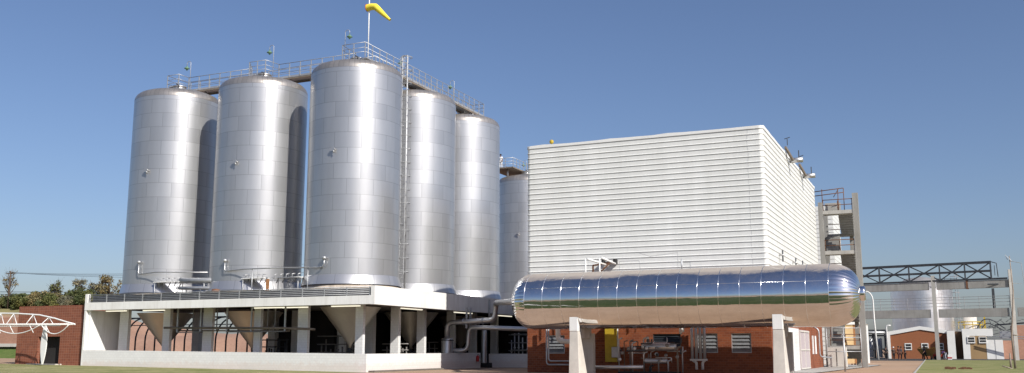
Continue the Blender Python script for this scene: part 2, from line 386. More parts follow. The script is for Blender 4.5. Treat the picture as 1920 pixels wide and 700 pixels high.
# arched frame behind
t=thing('arched_frame','dark steel frame of curved ribs seen behind the cones under the platform','frame',(-66,72,0))
for i in range(15):
    x=-75.5+i*1.25
    MB().tube([(x-1.2,72,.3)]+[(x-1.2+2.2*(1-math.cos(R_(a))),72,2.4+2.2*math.sin(R_(a))) for a in range(0,91,10)],.08,6).build('rib',M['darksteel'],t)
q=MB(); q.beam((-80,72,4.6),(-52,72,4.6),.1,.14); q.beam((-80,72,3.9),(-52,72,3.9),.08,.08); q.beam((-80,72,.9),(-52,72,.9),.1,.2); q.build('rail',M['darksteel'],t)

# ------------------------------------------------------------------ tanks
TR=3.65
tk=thing('storage_tank','leftmost tall silver tank, its right flank in the shadow of the next one','tank',(0,0,5.35),'tall silver tanks standing on the white platform')
b=MB(); b.lathe([(TR,7.15),(TR,23.1)],n=128,uvr=TR)
b.build('body',M['tank'],tk)
b=MB(); b.lathe([(TR+.005,23.1),(TR-.02,23.32),(TR-.14,23.56),(TR-.36,23.76),(TR-.7,23.90),(2.2,24.07),(1.4,24.19),(.5,24.26),(0,24.27)],n=128,uvr=TR)
b.build('dome',M['dome'],tk)
b=MB(); b.lathe([(TR+.22,6.42),(TR+.20,6.46),(TR+.035,7.12),(TR+.0,7.16)],n=96,uvr=TR); b.build('skirt',M['skirt'],tk)
b=MB(); b.lathe([(TR+.12,5.35),(TR+.13,6.36),(TR-.1,6.42)],n=64); b.build('base_ring',M['ringc'],tk)
b=MB(); b.lathe([(.12,1.75),(.14,2.0),(2.35,4.84)],n=48,capb=True); b.build('cone',M['cone'],tk)
b=MB(); b.tube([(0,0,1.8),(0,0,1.45)],.1,10); b.tube([(-.3,0,1.45),(.3,0,1.45)],.06,8); b.tube([(0,-.15,1.6),(0,.25,1.6),(.5,.25,1.5),(.5,.25,.1)],.05,8); b.build('outlet_valve',M['darksteel'],tk)
nk=MB(); nk.lathe([(.55,24.1),(.55,24.42),(.66,24.42),(.66,24.52),(.52,24.54),(.52,24.72),(.60,24.74),(.60,24.82),(.2,24.9),(0,24.92)],n=32)
nk=nk.build('manhole_neck',M['steel'],tk)
cl=MB(); cl.tube([(.35,-.5,24.6),(.35,-.5,24.8),(.1,-.5,24.92)],.05,8); cl.build('clamp',M['darksteel'],nk)
def polar(a,r,z): a=R_(a); return (r*math.sin(a),-r*math.cos(a),z)    # a from -Y towards +X
nz=MB(); nz.tube([polar(8,TR-.05,16.6),polar(8,TR+.2,16.6)],.10,12); nz.tube([polar(8,TR+.2,16.6),polar(8,TR+.26,16.6)],.17,12); nz.tube([polar(8,TR+.2,16.6),polar(10,TR+.22,16.3)],.05,8)
nz.build('nozzle',M['steel'],tk)
x3,TY,TD=-42.1,63.2,9.32
labs=['','second tall silver tank from the left, behind the stained white pipe shelf','tall silver tank at the platform corner, below the yellow windsock','silver tank right behind the caged ladder, one back from the corner','narrow looking silver tank at the right end of the five on the platform','distant silver tank half hidden by the white ribbed building, a person in white above it']
pos=[(x3-2*TD,TY),(x3-TD,TY),(x3,TY),(x3,TY+TD),(x3,TY+2*TD)]
ORG[tk.name]=(0,0,5.35)
for ch in kids(tk):
    ch.location=(0,0,-5.35)       # meshes were written around the world origin
    for g2 in kids(ch): g2.location=(0,0,0)
# children were built relative to ORG (0,0,5.35): undo the double shift
for ch in kids(tk): ch.location=(0,0,0)
tk.location=(pos[0][0],pos[0][1],5.10)
tanks=[tk]
for i in range(1,5): tanks.append(dup(tk,(pos[i][0],pos[i][1],5.35-(0,.27,.05,.15,.2)[i]),labs[i]))
t6=dup(tk,(-47.0,109.0,5.35-1.2),labs[5])
for c_ in kids(t6):
    if c_.name.startswith(('cone','outlet')): bpy.data.objects.remove(c_)
for q_,ang in zip(tanks,(4,3,0,-20,-30)): q_.rotation_euler=(0,0,0)
# foundation for distant tank
tf=MB(); tf.lathe([(TR-.2,0),(TR-.2,5.2)],c=(-47,109,0),n=48,capt=True); tag(tf.build('tank_plinth',M['concrete']),'grey round concrete plinth under the distant half hidden tank','plinth')

# ------------------------------------------------------------------ catwalk on the tank tops
cw=thing('tank_catwalk','galvanised L shaped catwalk with railings running across the tops of the five tanks','catwalk',(x3,65.2,24.75))
POSTS=set()
def railing(parent,pts,z0,hgt,step=1.1,bars=(.35,.7),mat='galv',r=.03):
    q=MB()
    for k in (*bars,hgt): q.tube([(p[0],p[1],z0+k) for p in pts],r if k==hgt else r*.75,6)
    q.build('rail',M[mat],parent)
    for (a,b_) in zip(pts,pts[1:]):
        a=Vector(a[:2]); b_=Vector(b_[:2]); n=max(1,round((b_-a).length/step))
        for i in range(n+ (1 if b_==Vector(pts[-1][:2]) else 0)):
            p=a.lerp(b_,i/n)
            if (round(p.x,1),round(p.y,1)) in POSTS: continue
            POSTS.add((round(p.x,1),round(p.y,1))); MB().box(p.x-.03,p.x+.03,p.y-.03,p.y+.03,z0-.1,z0+hgt).build('post',M[mat],parent)
q=MB(); DZ=24.66
q.box(-62.0,-40.9,64.55,65.9,DZ-.16,DZ); q.box(-42.1,-40.9,65.9,84.0,DZ-.16,DZ)
for cx in (-60.75,-51.6,-42.0): q.box(cx-.9,cx+1.1,62.7,64.55,DZ-.12,DZ-.02) if cx>-43 else q.box(cx-1.0,cx-.55,62.9,64.55,DZ-.12,DZ-.02)
q.build('walkway',M['galv'],cw)
q=MB()
for y in (64.6,65.85): q.beam((-62,y,DZ-.2),(-40.95,y,DZ-.2),.08,.22)
for x in (-42.05,-40.95): q.beam((x,65.9,DZ-.2),(x,84,DZ-.2),.08,.22)
q.build('edge_beam',M['browngrey'],cw)
for (px_,py_) in pos:
    for dx_ in (-1.2,1.1): MB().tube([(px_+dx_,65.3 if py_<64 else py_,23.9),(px_+dx_,65.3 if py_<64 else py_,DZ-.2)],.08,8).build('support_leg',M['galv'],cw)
railing(cw,[(-62.0,65.9),(-42.1,65.9),(-42.1,84.0)],DZ,1.12)
railing(cw,[(-61.0,64.55),(-53.9,64.55)],DZ,1.12); railing(cw,[(-51.0,64.55),(-43.2,64.55)],DZ,1.12)
railing(cw,[(-62.3,65.9),(-62.3,63.3),(-61.0,63.3),(-61.0,64.55)],DZ,1.12)
railing(cw,[(-53.9,64.55),(-52.9,63.0),(-51.2,63.0),(-51.0,64.55)],DZ,1.12)
railing(cw,[(-43.2,64.55),(-43.0,62.35),(-40.85,62.35),(-40.85,84.0),(-42.1,84.0)],DZ,1.12)
c6=thing('tank_catwalk','small grey railed landing high on the distant tank beside the white building','catwalk',(-49,108,23.7))
MB().box(-50.6,-47.4,105.8,113,23.6,23.75).build('walkway',M['browngrey'],c6)
railing(c6,[(-50.6,112),(-50.6,105.8),(-47.4,105.8),(-47.4,113)],23.75,1.12)
for x_ in (-48.5,-49.8): MB().tube([(x_,106.6,22.6),(x_,106.6,23.6)],.12,8).build('support_leg',M['galv'],c6)

# lamps on tank tops
lp=thing('gooseneck_lamp','gooseneck lamp with green shade over the leftmost tank','lamp',(0,0,DZ),'gooseneck lamps with green shades along the catwalk')
q=MB(); q.tube([(0,0,DZ),(0,0,27.3)]+[(-.22+.22*math.cos(R_(a)),0,27.3+.2*math.sin(R_(a))) for a in range(20,181,20)]+[(-.44,0,27.1)],.025,8); q.build('pole',M['galv'],lp)
q=MB(); q.lathe([(.04,27.1),(.07,27.0),(.24,26.88),(.24,26.84),(.10,26.78),(.07,26.68),(0,26.65)],c=(-.44,0,0),n=20); q.build('lamp_shade',M['green'],lp)
lp.location=(-61.3,65.0,DZ)
for loc,lab in (((-52.0,65.0,DZ+.3),'gooseneck lamp with green shade over the second tank from the left'),((-44.6,65.0,DZ+.6),'tallest gooseneck lamp with green shade, just left of the windsock pole'),((-41.2,69.1,DZ-.9),'low green shaded gooseneck lamp behind the top of the caged ladder'),((-41.2,78.3,DZ-.7),'gooseneck lamp with green shade on the catwalk running back, second from its end'),((-50.2,106.3,23.75-.6),'gooseneck lamp with green shade beside the person in white on the distant landing'),((-47.6,110.5,23.75-1.2),'gooseneck lamp with green shade at the edge of the white ribbed building')):
    dup(lp,loc,lab,rotz=PI if 'tallest' in lab else None)
# windsock
ws=thing('windsock','yellow windsock hanging limp from a tall white pole over the corner tank','windsock',(-42.1,64.7,DZ))
q=MB(); q.tube([(-42.1,64.7,DZ),(-42.1,64.7,31.2)],.045,10); q.build('pole',M['white'],ws)
q=MB(); q.tube([(-42.3,64.7,29.62),(-41.9,64.7,29.66),(-41.5,64.7,29.60),(-41.3,64.7,29.42),(-40.6,64.7,28.75),(-40.05,64.7,28.25)],.3,20,False,[.30,.29,.28,.26,.18,.10])
q.build('sock',M['sock'],ws)
q=MB(); q.tube(arc((-42.3,64.7,29.62),.3,0,360,24,'yz'),.025,6,False); q.tube([(-42.1,64.7,29.92),(-42.3,64.7,29.92)],.02,6); q.build('hoop',M['red'],ws)

# caged ladder between tank 3 and 4
ld=thing('caged_ladder','tall galvanised ladder inside a safety cage between the corner tank and the next','ladder',(-39.0,66.0,6.8))
q=MB()
for s in (-.23,.23): q.tube([(-39.25+s,66.0+s*.25,6.2),(-39.35+s,66.0+s*.25,25.4)],.07,6)
q.build('stile',M['galv'],ld)
q=MB()
z=6.6
while z<25.6: q.tube([(-39.55,65.95,z),(-39.08,66.06,z)],.03,5); z+=.3
q.build('rung',M['galv'],ld)
q=MB()
hc=(-38.93,65.72)
for k in range(17):
    z=7.6+k*1.1
    q.tube([(hc[0]+.38*math.cos(R_(a)),hc[1]+.38*math.sin(R_(a)),z) for a in range(-190,100,20)],.035,5,False)
for a in (-160,-60): q.tube([(hc[0]+.38*math.cos(R_(a)),hc[1]+.38*math.sin(R_(a)),7.4),(hc[0]+.38*math.cos(R_(a)),hc[1]+.38*math.sin(R_(a)),25.3)],.028,5)
q.build('cage',M['galv'],ld)
q=MB()
for z in (7.5,11.5,15.5,19.5,22.9): q.tube([(-39.3,66.0,z),(-39.75,65.4,z)],.04,6)
q.build('bracket',M['galv'],ld)

# ------------------------------------------------------------------ pipework on the deck between the tanks
def hook(x,y,zt,zb,side):
    return [(x,y,zt),(x,y,zb+.15),(x+.12*side,y,zb),(x+.3*side,y,zb+.02)]
t=thing('vent_pipe','thin grey pipe with hooked end running right from the leftmost tank','pipe',(-60.2,59.4,5.36))
q=MB(); q.tube(hook(-60.3,59.35,8.6,7.65,1)+[(-58.5,59.4,7.78),(-53.4,59.8,7.62)],.05,8); q.build('tube',M['steel'],t)
q=MB(); q.lathe([(.0,-.14),(.12,-.1),(.16,0),(.12,.1),(0,.14)],c=(-60.3,59.35,8.65),n=16); q.build('nozzle',M['galv'],t)
t=thing('vent_pipe','thin grey pipe hooked to the second and corner tanks across the dark gap','pipe',(-51,59.4,5.36))
q=MB(); q.tube(hook(-51.35,59.35,8.4,7.62,1)+[(-49.5,59.4,7.72),(-46.0,59.5,7.72),(-42.5,59.35,7.60),(-42.15,59.35,7.65),(-42.0,59.35,7.8),(-42.0,59.35,8.2)],.05,8); q.build('tube',M['steel'],t)
for x,z in ((-51.35,8.45),(-42.0,8.3)):
    q=MB(); q.lathe([(.0,-.14),(.12,-.1),(.16,0),(.12,.1),(0,.14)],c=(x,59.35,z),n=16); q.build('nozzle',M['galv'],t)
q=MB()
for x in (-48.7,-43.5): q.tube([(x,59.45,5.4),(x,59.45,7.7)],.04,6)
q.build('stanchion',M['galv'],t)
def shelf(x0,x1,y,z,lab):
    t=thing('pipe_shelf',lab,'pipe support',((x0+x1)/2,y,5.36),'small pipe racks standing on the platform between tanks')
    q=MB(); q.box(x0,x1,y,y+.7,z,z+.06); q.build('shelf',M['white'],t)
    for x in (x0+.15,x1-.15):
        for yy in (y+.06,y+.64): MB().tube([(x,yy,5.36),(x,yy,z+.02)],.035,6).build('leg',M['galv'],t)
    q=MB(); n=5
    for i in range(n):
        xx=x0+.2+(x1-x0-.4)*i/(n-1); q.tube([(xx,y+.1,z+.03),(xx,y+.1,z+.28),(xx+.15,y+.3,z+.34)],.035,6)
        q.tube([(xx,y+.35,z-.35),(xx+.25,y+.35,z+.1)],.045,6)
    q.build('valve_row',M['galv'],t)
shelf(-58.9,-56.2,59.6,6.95,'white topped pipe rack in front of the leftmost tank')
shelf(-49.9,-47.7,59.6,6.98,'pipe rack with dark brackets in front of the second tank')
shelf(-47.2,-44.6,59.9,6.98,'pipe rack in the dark gap left of the corner tank')
t=thing('insulated_pipe','thick grey insulated pipe lying above another between the first two tanks','pipe',(-55,60,5.36))
MB().tube([(-56.3,59.9,7.05),(-53.4,60.1,7.0),(-51.8,61.5,6.95)],.22,14).build('upper_pipe',M['galv'],t)
MB().tube([(-56.5,59.8,6.45),(-53.0,60.0,6.38),(-51.9,61.2,6.35)],.14,12).build('lower_pipe',M['galv'],t)
for p0,p1 in (((-55.6,59.9,5.36),(-55.6,59.9,6.95)),((-53.9,60.0,5.36),(-53.9,60.0,6.95))): MB().tube([p0,p1],.05,6).build('support_leg',M['galv'],t)
MB().tube([(-56.8,59.8,5.36),(-56.4,59.8,6.2)],.12,10).build('drain_pipe',M['galv'],t)
tag(MB().hexa([(-47.25,59.3,5.36),(-46.95,59.3,5.36),(-46.95,59.36,5.36),(-47.25,59.36,5.36),(-47.5,59.6,6.9),(-47.2,59.6,6.9),(-47.2,59.66,6.9),(-47.5,59.66,6.9)]).build('plank',M['wood'],None,None,(0,0,0)),'orange brown wooden plank leaning behind the railing left of the corner tank','plank')
tag(MB().lathe([(.0,0),(.3,.0),(.3,.85),(.0,.9)],c=(-52.0,59.2,5.36),n=20).build('drum',M['rust']),'rusty brown drum behind the railing under the second tank','drum')

# pipe rack hung below the deck front
t=thing('hanging_pipe_rack','grey pipe rack hung from the deck in front of the dark bays','pipe rack',(-49,57.6,2.8))
q=MB(); q.tube([(-57.1,59.3,3.28),(-45.3,59.3,3.15),(-42.6,59.3,3.05)],.09,10); q.tube([(-55.7,59.5,3.05),(-45.0,59.5,2.95)],.05,8); q.build('pipe',M['browngrey'],t)
for x in (-55.75,-53.4,-50.8,-48.45,-45.3): MB().box(x-.05,x+.05,59.25,59.35,2.95,4.86).build('hanger',M['galv'],t)
q=MB()
for x0,x1 in ((-55.75,-53.4),(-50.8,-48.45),(-48.45,-45.3)): q.box(x0,x1,59.2,59.6,2.88,2.95)
for x in (-47.1,-46.4,-52.0,-54.4): q.box(x-.03,x+.03,59.5,59.57,3.0,4.86)
q.build('tray',M['greypaint'],t)
# pumps and dark pipework inside
def manifold(name,lab,x0,x1,y,zt,seed,mat='darksteel',zb=.12):
    rr=random.Random(seed); t=thing(name,lab,'pipework',((x0+x1)/2,y,zb))
    n=int((x1-x0)/.38)
    for i in range(n):
        x=x0+(x1-x0)*(i+.5)/n; z=zt*(.55+.45*rr.random()); yy=y+rr.random()*.5
        q=MB(); q.tube([(x,yy,zb),(x,yy,z)],.05+.03*rr.random(),8); q.tube([(x,yy,z*.55),(x,yy,z*.55+.12)],.13,8); q.build('riser',M[mat],t)
    q=MB()
    for k in range(4):
        z=zb+zt*(.2+.22*k); q.tube([(x0,y-.05,z),(x1,y-.05,z)],.045,8)
    q.build('header',M[mat],t); return t
manifold('pipe_manifold','dark upright pipes in the bay between the fifth and corner pillars',-46,-42.5,64.5,2.9,3,'greypaint')
manifold('pipe_manifold','dark pipework deep in the third bay',-53.5,-50.0,66.0,2.6,4)
manifold('pipe_manifold','thin pipes standing behind the big corner cone',-41.2,-38.8,66.5,2.2,5,'greypaint')
manifold('pipe_manifold','pipework seen between the pillars of the right side',-44,-40.5,74.5,2.4,6,'greypaint')

# ------------------------------------------------------------------ pipes beside the platform, right side
t=thing('large_pipe_run','thick steel pipe rising from a squat drum to the left end of the vessel','pipe',(-35.8,68,0))
def bend(pts,r=.5,n=5):
    pts=[Vector(p) for p in pts]; out=[pts[0]]
    for a,b_,c_ in zip(pts,pts[1:],pts[2:]):
        p=b_+(a-b_).normalized()*min(r,(a-b_).length*.45); q_=b_+(c_-b_).normalized()*min(r,(c_-b_).length*.45)
        for i in range(n+1):
            u=i/n; out.append(p*(1-u)**2+b_*2*u*(1-u)+q_*u*u)
    return out+[pts[-1]]
VX0,VX1,VY,VZ,VR=-26.3,-4.45,59.2,4.72,1.83
MB().tube(bend([(-38.05,71.5,2.5),(-38.05,71.5,3.78),(-33.9,71.9,3.95),(-33.75,71.9,5.36),(-26.9,60.0,4.8),(-26.2,59.3,4.72)],.5),.22,16).build('pipe',M['steel'],t)
q=MB()
for p_,ax in (((-36.6,71.65,3.84),'x'),((-34.9,71.8,3.9),'x')): q.lathe([(.22,-.04),(.27,-.04),(.27,.04),(.22,.04)],c=p_,n=20,axis=ax)
q.build('flange',M['steel'],t)
t=thing('steel_drum','squat brushed steel drum behind the low wall on the right side','drum',(-38.05,71.5,0))
MB().lathe([(.5,0),(.5,2.35),(.46,2.48),(.25,2.55),(0,2.56)],c=(-38.05,71.5,0),n=40).build('shell',M['steel'],t)
MB().lathe([(.505,0),(.55,.0),(.55,.06),(.505,.06)],c=(-38.05,71.5,2.3),n=40).build('rim',M['darksteel'],t)
# the drum stands behind the low wall line: low wall on this side is set back
t=thing('lower_pipe_run','second steel pipe dropping in an S bend and running right under the first','pipe',(-36,71,0))
MB().tube(bend([(-37.7,71.7,1.5),(-36.45,72.1,1.5),(-36.3,72.1,3.4),(-27.2,72.1,3.05)],.5),.19,16).build('pipe',M['steel'],t)
for i,(x,y,z0,z1,lab) in enumerate(((-36.3,71.6,3.3,5.0,'left one of two grey upright stubs crossing the pipes'),(-36.3,72.3,3.3,5.0,'right one of two grey upright stubs crossing the pipes'),(-36.5,76.4,4.4,5.9,'single grey upright stub on the fascia near the pipe elbow'))):
    tag(MB().box(x-.07,x+.07,y-.05,y+.05,z0,z1).build('steel_post',M['galv'],None,None,(x,y,z0)),lab,'post','grey steel stubs along the pipe run')
t=thing('fire_extinguisher','small red fire extinguisher on the shaded white wall','fire extinguisher',(-37.08,75.3,.5))
q=MB(); q.lathe([(0,0),(.12,0),(.13,.05),(.13,.42),(.07,.5),(.05,.52)],c=(-37.08,75.3,.55),n=18); q.build('cylinder',M['red'],t)
q=MB(); q.tube([(-37.08,75.3,1.05),(-37.08,75.3,1.15),(-36.98,75.4,1.13),(-36.95,75.45,.8)],.03,6); q.build('hose',M['darksteel'],t)
t=thing('slender_tank','slender upright steel vessel in the gap of the low wall','tank',(-37.6,76.0,0))
MB().lathe([(.27,0.4),(.27,3.1),(.2,3.25),(0,3.3)],c=(-37.25,76.9,0),n=32).build('shell',M['steel'],t)
MB().box(-37.7,-36.7,76.6,77.4,0,.42).build('base',M['dark'],t)
w=MB(); w.box(-37.5,-28.0,78.4,78.7,0,1.2); w.box(-37.5,-37.2,78.7,84,0,1.2)
tag(w.build('low_block_wall',M['wbrick'],None,None,(0,0,0)),'detached low white wall in shade left of the brick building','wall')
t=manifold('pipe_manifold','cluster of bare steel pipes behind the detached low wall',-36.5,-29.5,80.5,3.2,9,'steel')
q=MB(); q.tube(bend([(-36,80,2.9),(-30.5,80,2.9),(-30.5,80,1.7),(-33.5,80,1.7)],.2),.06,8); q.tube(bend([(-35.8,79.8,1.5),(-32.5,79.8,1.5),(-32.5,79.8,2.5)],.2),.07,8); q.lathe([(.45,0),(.45,3.2)],c=(-33.9,81.8,0),n=20,capt=True); q.build('loop',M['steel'],t)
bw=thing('service_building','dark low process building behind the pipes, between the platform and the brick building','building',(-32,88,0))
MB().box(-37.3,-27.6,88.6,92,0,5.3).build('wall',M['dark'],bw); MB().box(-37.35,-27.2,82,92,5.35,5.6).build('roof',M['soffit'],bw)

# ------------------------------------------------------------------ brick building + cladded box
BX0,BX1,BY0,BY1=-27.25,-10.3,63.3,90.6
B=thing('brick_building','orange brick ground floor building behind the polished vessel','building',((BX0+BX1)/2,BY0,0))
q=MB()
def wall_holes_y(q,x0,x1,y,z0,z1,holes,th=.25):   # wall in plane y with rectangular holes
    xsx=sorted({x0,x1,*[h_[0] for h_ in holes],*[h_[1] for h_ in holes]}); zs=sorted({z0,z1,*[h_[2] for h_ in holes],*[h_[3] for h_ in holes]})
    for a,b_ in zip(xsx,xsx[1:]):
        run=None
        for c_,d_ in zip(zs,zs[1:]):
            mid=((a+b_)/2,(c_+d_)/2)
            solid=not any(h_[0]<mid[0]<h_[1] and h_[2]<mid[1]<h_[3] for h_ in holes)
            if solid:
                if run is None: run=[c_,d_]
                else: run[1]=d_
            if (not solid or d_==zs[-1]) and run: q.box(a,b_,y,y+th,*run); run=None
W=[(-25.74,-24.43,1.3,2.55),(-18.1,-16.2,1.75,2.6),(-15.1,-13.75,1.36,2.62),(-12.87,-11.59,1.36,2.62)]
wall_holes_y(q,BX0,BX1,BY0,0,6.7,W)
q.box(BX0,BX0+.25,BY0+.25,BY1,0,6.7); q.box(BX1-.25,BX1,BY0+.25,BY1,0,6.7); q.box(BX0+.25,BX1-.25,BY1-.25,BY1,0,6.7)
q.build('wall',M['brick2'],B)
for n_,(a,b_,c_,d_) in enumerate(W):
    f=MB()
    for x0,x1,z0,z1 in ((a,a+.06,c_,d_),(b_-.06,b_,c_,d_),(a+.06,b_-.06,c_,c_+.06),(a+.06,b_-.06,d_-.06,d_)): f.box(x0,x1,BY0+.06,BY0+.14,z0,z1)
    f=f.build('window',M['galv'] if n_!=1 else M['darksteel'],B)
    s=MB(); n=5
    for i in range(n):
        z0=c_+.06+(d_-c_-.12)*i/n; z1=c_+.06+(d_-c_-.12)*(i+.95)/n
        s.hexa([(a+.06,BY0+.04,z0),(b_-.06,BY0+.04,z0),(b_-.06,BY0+.05,z0),(a+.06,BY0+.05,z0),(a+.06,BY0+.13,z1),(b_-.06,BY0+.13,z1),(b_-.06,BY0+.14,z1),(a+.06,BY0+.14,z1)])
    s.build('louvre_pane',M['frost'] if n_!=1 else M['glass'],f)
    MB().box(a,b_,BY0+.2,BY0+.24,c_,d_).build('dark_backing',M['dark'],f)  # near-black sheet, painted as the unlit room behind the panes
# side doors
dr=MB(); dr.box(BX1+.005,BX1+.07,70.0,75.2,.06,3.1); dr=dr.build('door',M['white'],B,'white louvred double door')
s=MB()
for i in range(26): s.box(BX1+.07,BX1+.10,70.25,72.35,.3+i*.1,.36+i*.1); s.box(BX1+.07,BX1+.10,72.85,74.95,.3+i*.1,.36+i*.1)
s.build('louvre',M['white'],dr)
dr=MB(); dr.box(BX1+.005,BX1+.06,75.6,81.0,.06,3.05); dr=dr.build('door',M['pinkdoor'],B,'plain pinkish grey sliding door')
s=MB(); 
for y in (75.7,78.3,80.8): s.box(BX1+.06,BX1+.10,y,y+.12,.1,3.0)
for z in (.1,1.5,2.9): s.box(BX1+.10,BX1+.12,75.7,80.92,z,z+.1)
s.build('door_rail',M['concrete2'],dr)
for y in (83.2,85.0):
    MB().box(BX1+.005,BX1+.05,y,y+.7,1.2,2.7).build('window',M['white'],B)
# clad box on top
CB=thing('clad_box','huge white box with horizontal ribbed cladding standing above the brick building','building',((BX0+BX1)/2,BY0,6.7))
def rrect(x0,x1,y0,y1,r,off,n=6):
    out=[]
    for cx,cy,a0 in ((x1-r,y0+r,-90),(x1-r,y1-r,0),(x0+r,y1-r,90),(x0+r,y0+r,180)):
        for i in range(n+1):
            a=R_(a0+90*i/n); out.append((cx+math.cos(a)*(r+off),cy+math.sin(a)*(r+off)))
    return out
q=MB(); lv=[]; z=6.72; pitch=.376
while z<16.0:
    lv += [(z,0),(z+.280,0),(z+.290,.036),(z+.326,.040),(z+.366,.0)]; z+=pitch
lv=[l_ for l_ in lv if l_[0]<16.12]+[(16.13,0)]
n_=None
for (z,off) in lv:
    ring=rrect(BX0,BX1,BY0,BY1,.26,off); n_=len(ring); q.v += [(x,y,z) for x,y in ring]
for i in range(len(lv)-1):
    for k in range(n_):
        l_=(k+1)%n_; q.face((i*n_+k,i*n_+l_,(i+1)*n_+l_,(i+1)*n_+k),None,False)
q.face([(len(lv)-1)*n_+k for k in range(n_)])
q.build('wall_cladding',M['clad'],CB)
q=MB()
ring=rrect(BX0,BX1,BY0,BY1,.26,.05,6); ring2=rrect(BX0,BX1,BY0,BY1,.26,-.2,6)
rr=random.Random(4)
m=[]
for k in range(len(ring)):
    a=ring[k]; b_=ring[(k+1)%len(ring)]; a2=ring2[k]; b2=ring2[(k+1)%len(ring)]
    L_=math.hypot(b_[0]-a[0],b_[1]-a[1]); nn=max(1,int(L_/1.0))
    for i in range(nn):
        u=i/nn; m.append(((a[0]+(b_[0]-a[0])*u,a[1]+(b_[1]-a[1])*u),(a2[0]+(b2[0]-a2[0])*u,a2[1]+(b2[1]-a2[1])*u)))
for (a,b_) in m:
    dz=rr.uniform(-.03,.035); q.v += [(a[0],a[1],16.03),(a[0],a[1],16.24+dz),(b_[0],b_[1],16.27+dz*.5),(b_[0],b_[1],16.03)]
for k in range(len(m)):
    l_=(k+1)%len(m)
    for j in range(3): q.face((k*4+j,l_*4+j,l_*4+j+1,k*4+j+1))
q.build('roof_flashing',M['white'],CB)
q=MB(); q.box(BX0+.1,BX1-.1,BY0+.1,BY1-.1,6.66,6.72); q.build('floor_slab',M['concrete'],CB)
# corner joint strips
q=MB(); rr=random.Random(8); z=6.9
q.tube([(BX1-1.0+rr.uniform(-.03,.03),BY0-.004,6.8+i*.4) for i in range(24)],.01,4); q.build('joint',M['galv'],CB)
t=thing('beacon','small yellow ball beacon on the left end of the white roof edge','beacon',(-25.4,63.6,16.25))
MB().tube([(-25.4,63.55,16.2),(-25.4,63.55,16.36)],.05,8).build('stem',M['darksteel'],t)
MB().lathe([(0,-.17),(.12,-.12),(.17,0),(.12,.12),(0,.17)],c=(-25.4,63.55,16.48),n=16).build('globe',M['yellow'],t)
# roof pipe brackets on the right edge
def outlet(y0,lab):
    t=thing('roof_pipe_outlet',lab,'pipe',(BX1,y0,16.2),'pipe stubs on rusty brackets at the right roof edge')
    MB().beam((BX1+.12,y0-2.0,16.5),(BX1+.40,y0+.2,15.75),.15,.18).build('bracket',M['browngrey'],t)
    MB().tube([(BX1+.1,y0,15.85),(BX1+1.1,y0,15.85)],.2,12).build('pipe',M['steel'],t)
    q=MB(); q.tube([(BX1+.3,y0-2.2,16.6),(BX1+.3,y0-2.2,17.1)],.03,5); q.tube([(BX1+.1,y0-2.2,17.1),(BX1+.5,y0-2.2,17.2)],.03,5); q.tube([(BX1+.8,y0,16.0),(BX1+.8,y0,16.6)],.04,5); q.build('vent',M['darksteel'],t)
outlet(74.6,'rusty bracket with grey pipe stub, higher one on the right roof edge'); outlet(82.0,'rusty bracket with grey pipe stub, lower one on the right roof edge')
for i,(y,z,lab) in enumerate(((67.9,8.0,'small dark valve stub nearest the front corner on the right side cladding'),(74.2,8.0,'small dark valve stub, middle of three on the right side cladding'),(78.0,8.1,'small dark valve stub farthest back of three on the right side cladding'))):
    t=thing('valve_stub',lab,'valve',(BX1,y,z),'valve stubs on the right side cladding')
    MB().tube([(BX1+.25,y,z-.45),(BX1+.25,y,z+.35)],.05,6).build('stem',M['darksteel'],t); MB().tube([(BX1,y,z),(BX1+.35,y,z)],.06,8).build('body',M['steel'],t)
# bracket in front of the lower left cladding
t=thing('pipe_bracket','white posts with a rusty brown angled bracket in front of the ribbed wall','bracket',(-21,60.8,6.5))
q=MB(); 
for x in (-21.95,-20.95): q.tube([(x,60.9,5.9),(x,60.9,7.6)],.05,8)
q.tube([(-21.85,60.9,7.6),(-21.1,62.6,7.3)],.07,8); q.tube([(-20.85,60.9,7.65),(-20.45,62.7,7.35)],.08,8); q.build('post',M['white'],t)
q=MB(); q.beam((-22.05,62.7,7.3),(-20.55,62.7,7.45),.1,.11); q.beam((-22.05,62.7,7.3),(-22.05,62.7,6.75),.1,.1); q.beam((-20.85,62.7,7.4),(-21.4,62.5,6.85),.1,.1); q.build('angle_iron',M['rust'],t)
q=MB(); q.box(-21.45,-21.33,62.75,63.25,7.36,7.7); q.box(-20.62,-20.45,62.75,63.25,7.38,7.7); q.box(-21.4,-20.5,63.0,63.1,7.5,7.55); q.build('wall_plate',M['dark'],t)
t=thing('thin_pipe_frame','thin pipe frame with small valve rising from the top of the vessel','pipe',(-17,60.5,6.5))
q=MB(); q.tube(bend([(-19.6,61,6.4),(-19.6,61,7.35),(-18.2,61,7.35),(-18.2,61,6.5)],.1),.015,5); q.tube([(-18.4,61,7.9),(-17.5,61,7.6),(-15.6,60.8,7.75),(-15.6,60.8,6.8)],.015,5); q.tube([(-15.35,60.8,6.5),(-15.35,60.8,7.35)],.05,6); q.tube([(-15.35,60.8,7.1),(-14.8,60.8,7.1),(-14.8,60.8,6.6)],.025,5); q.build('tube',M['galv'],t)

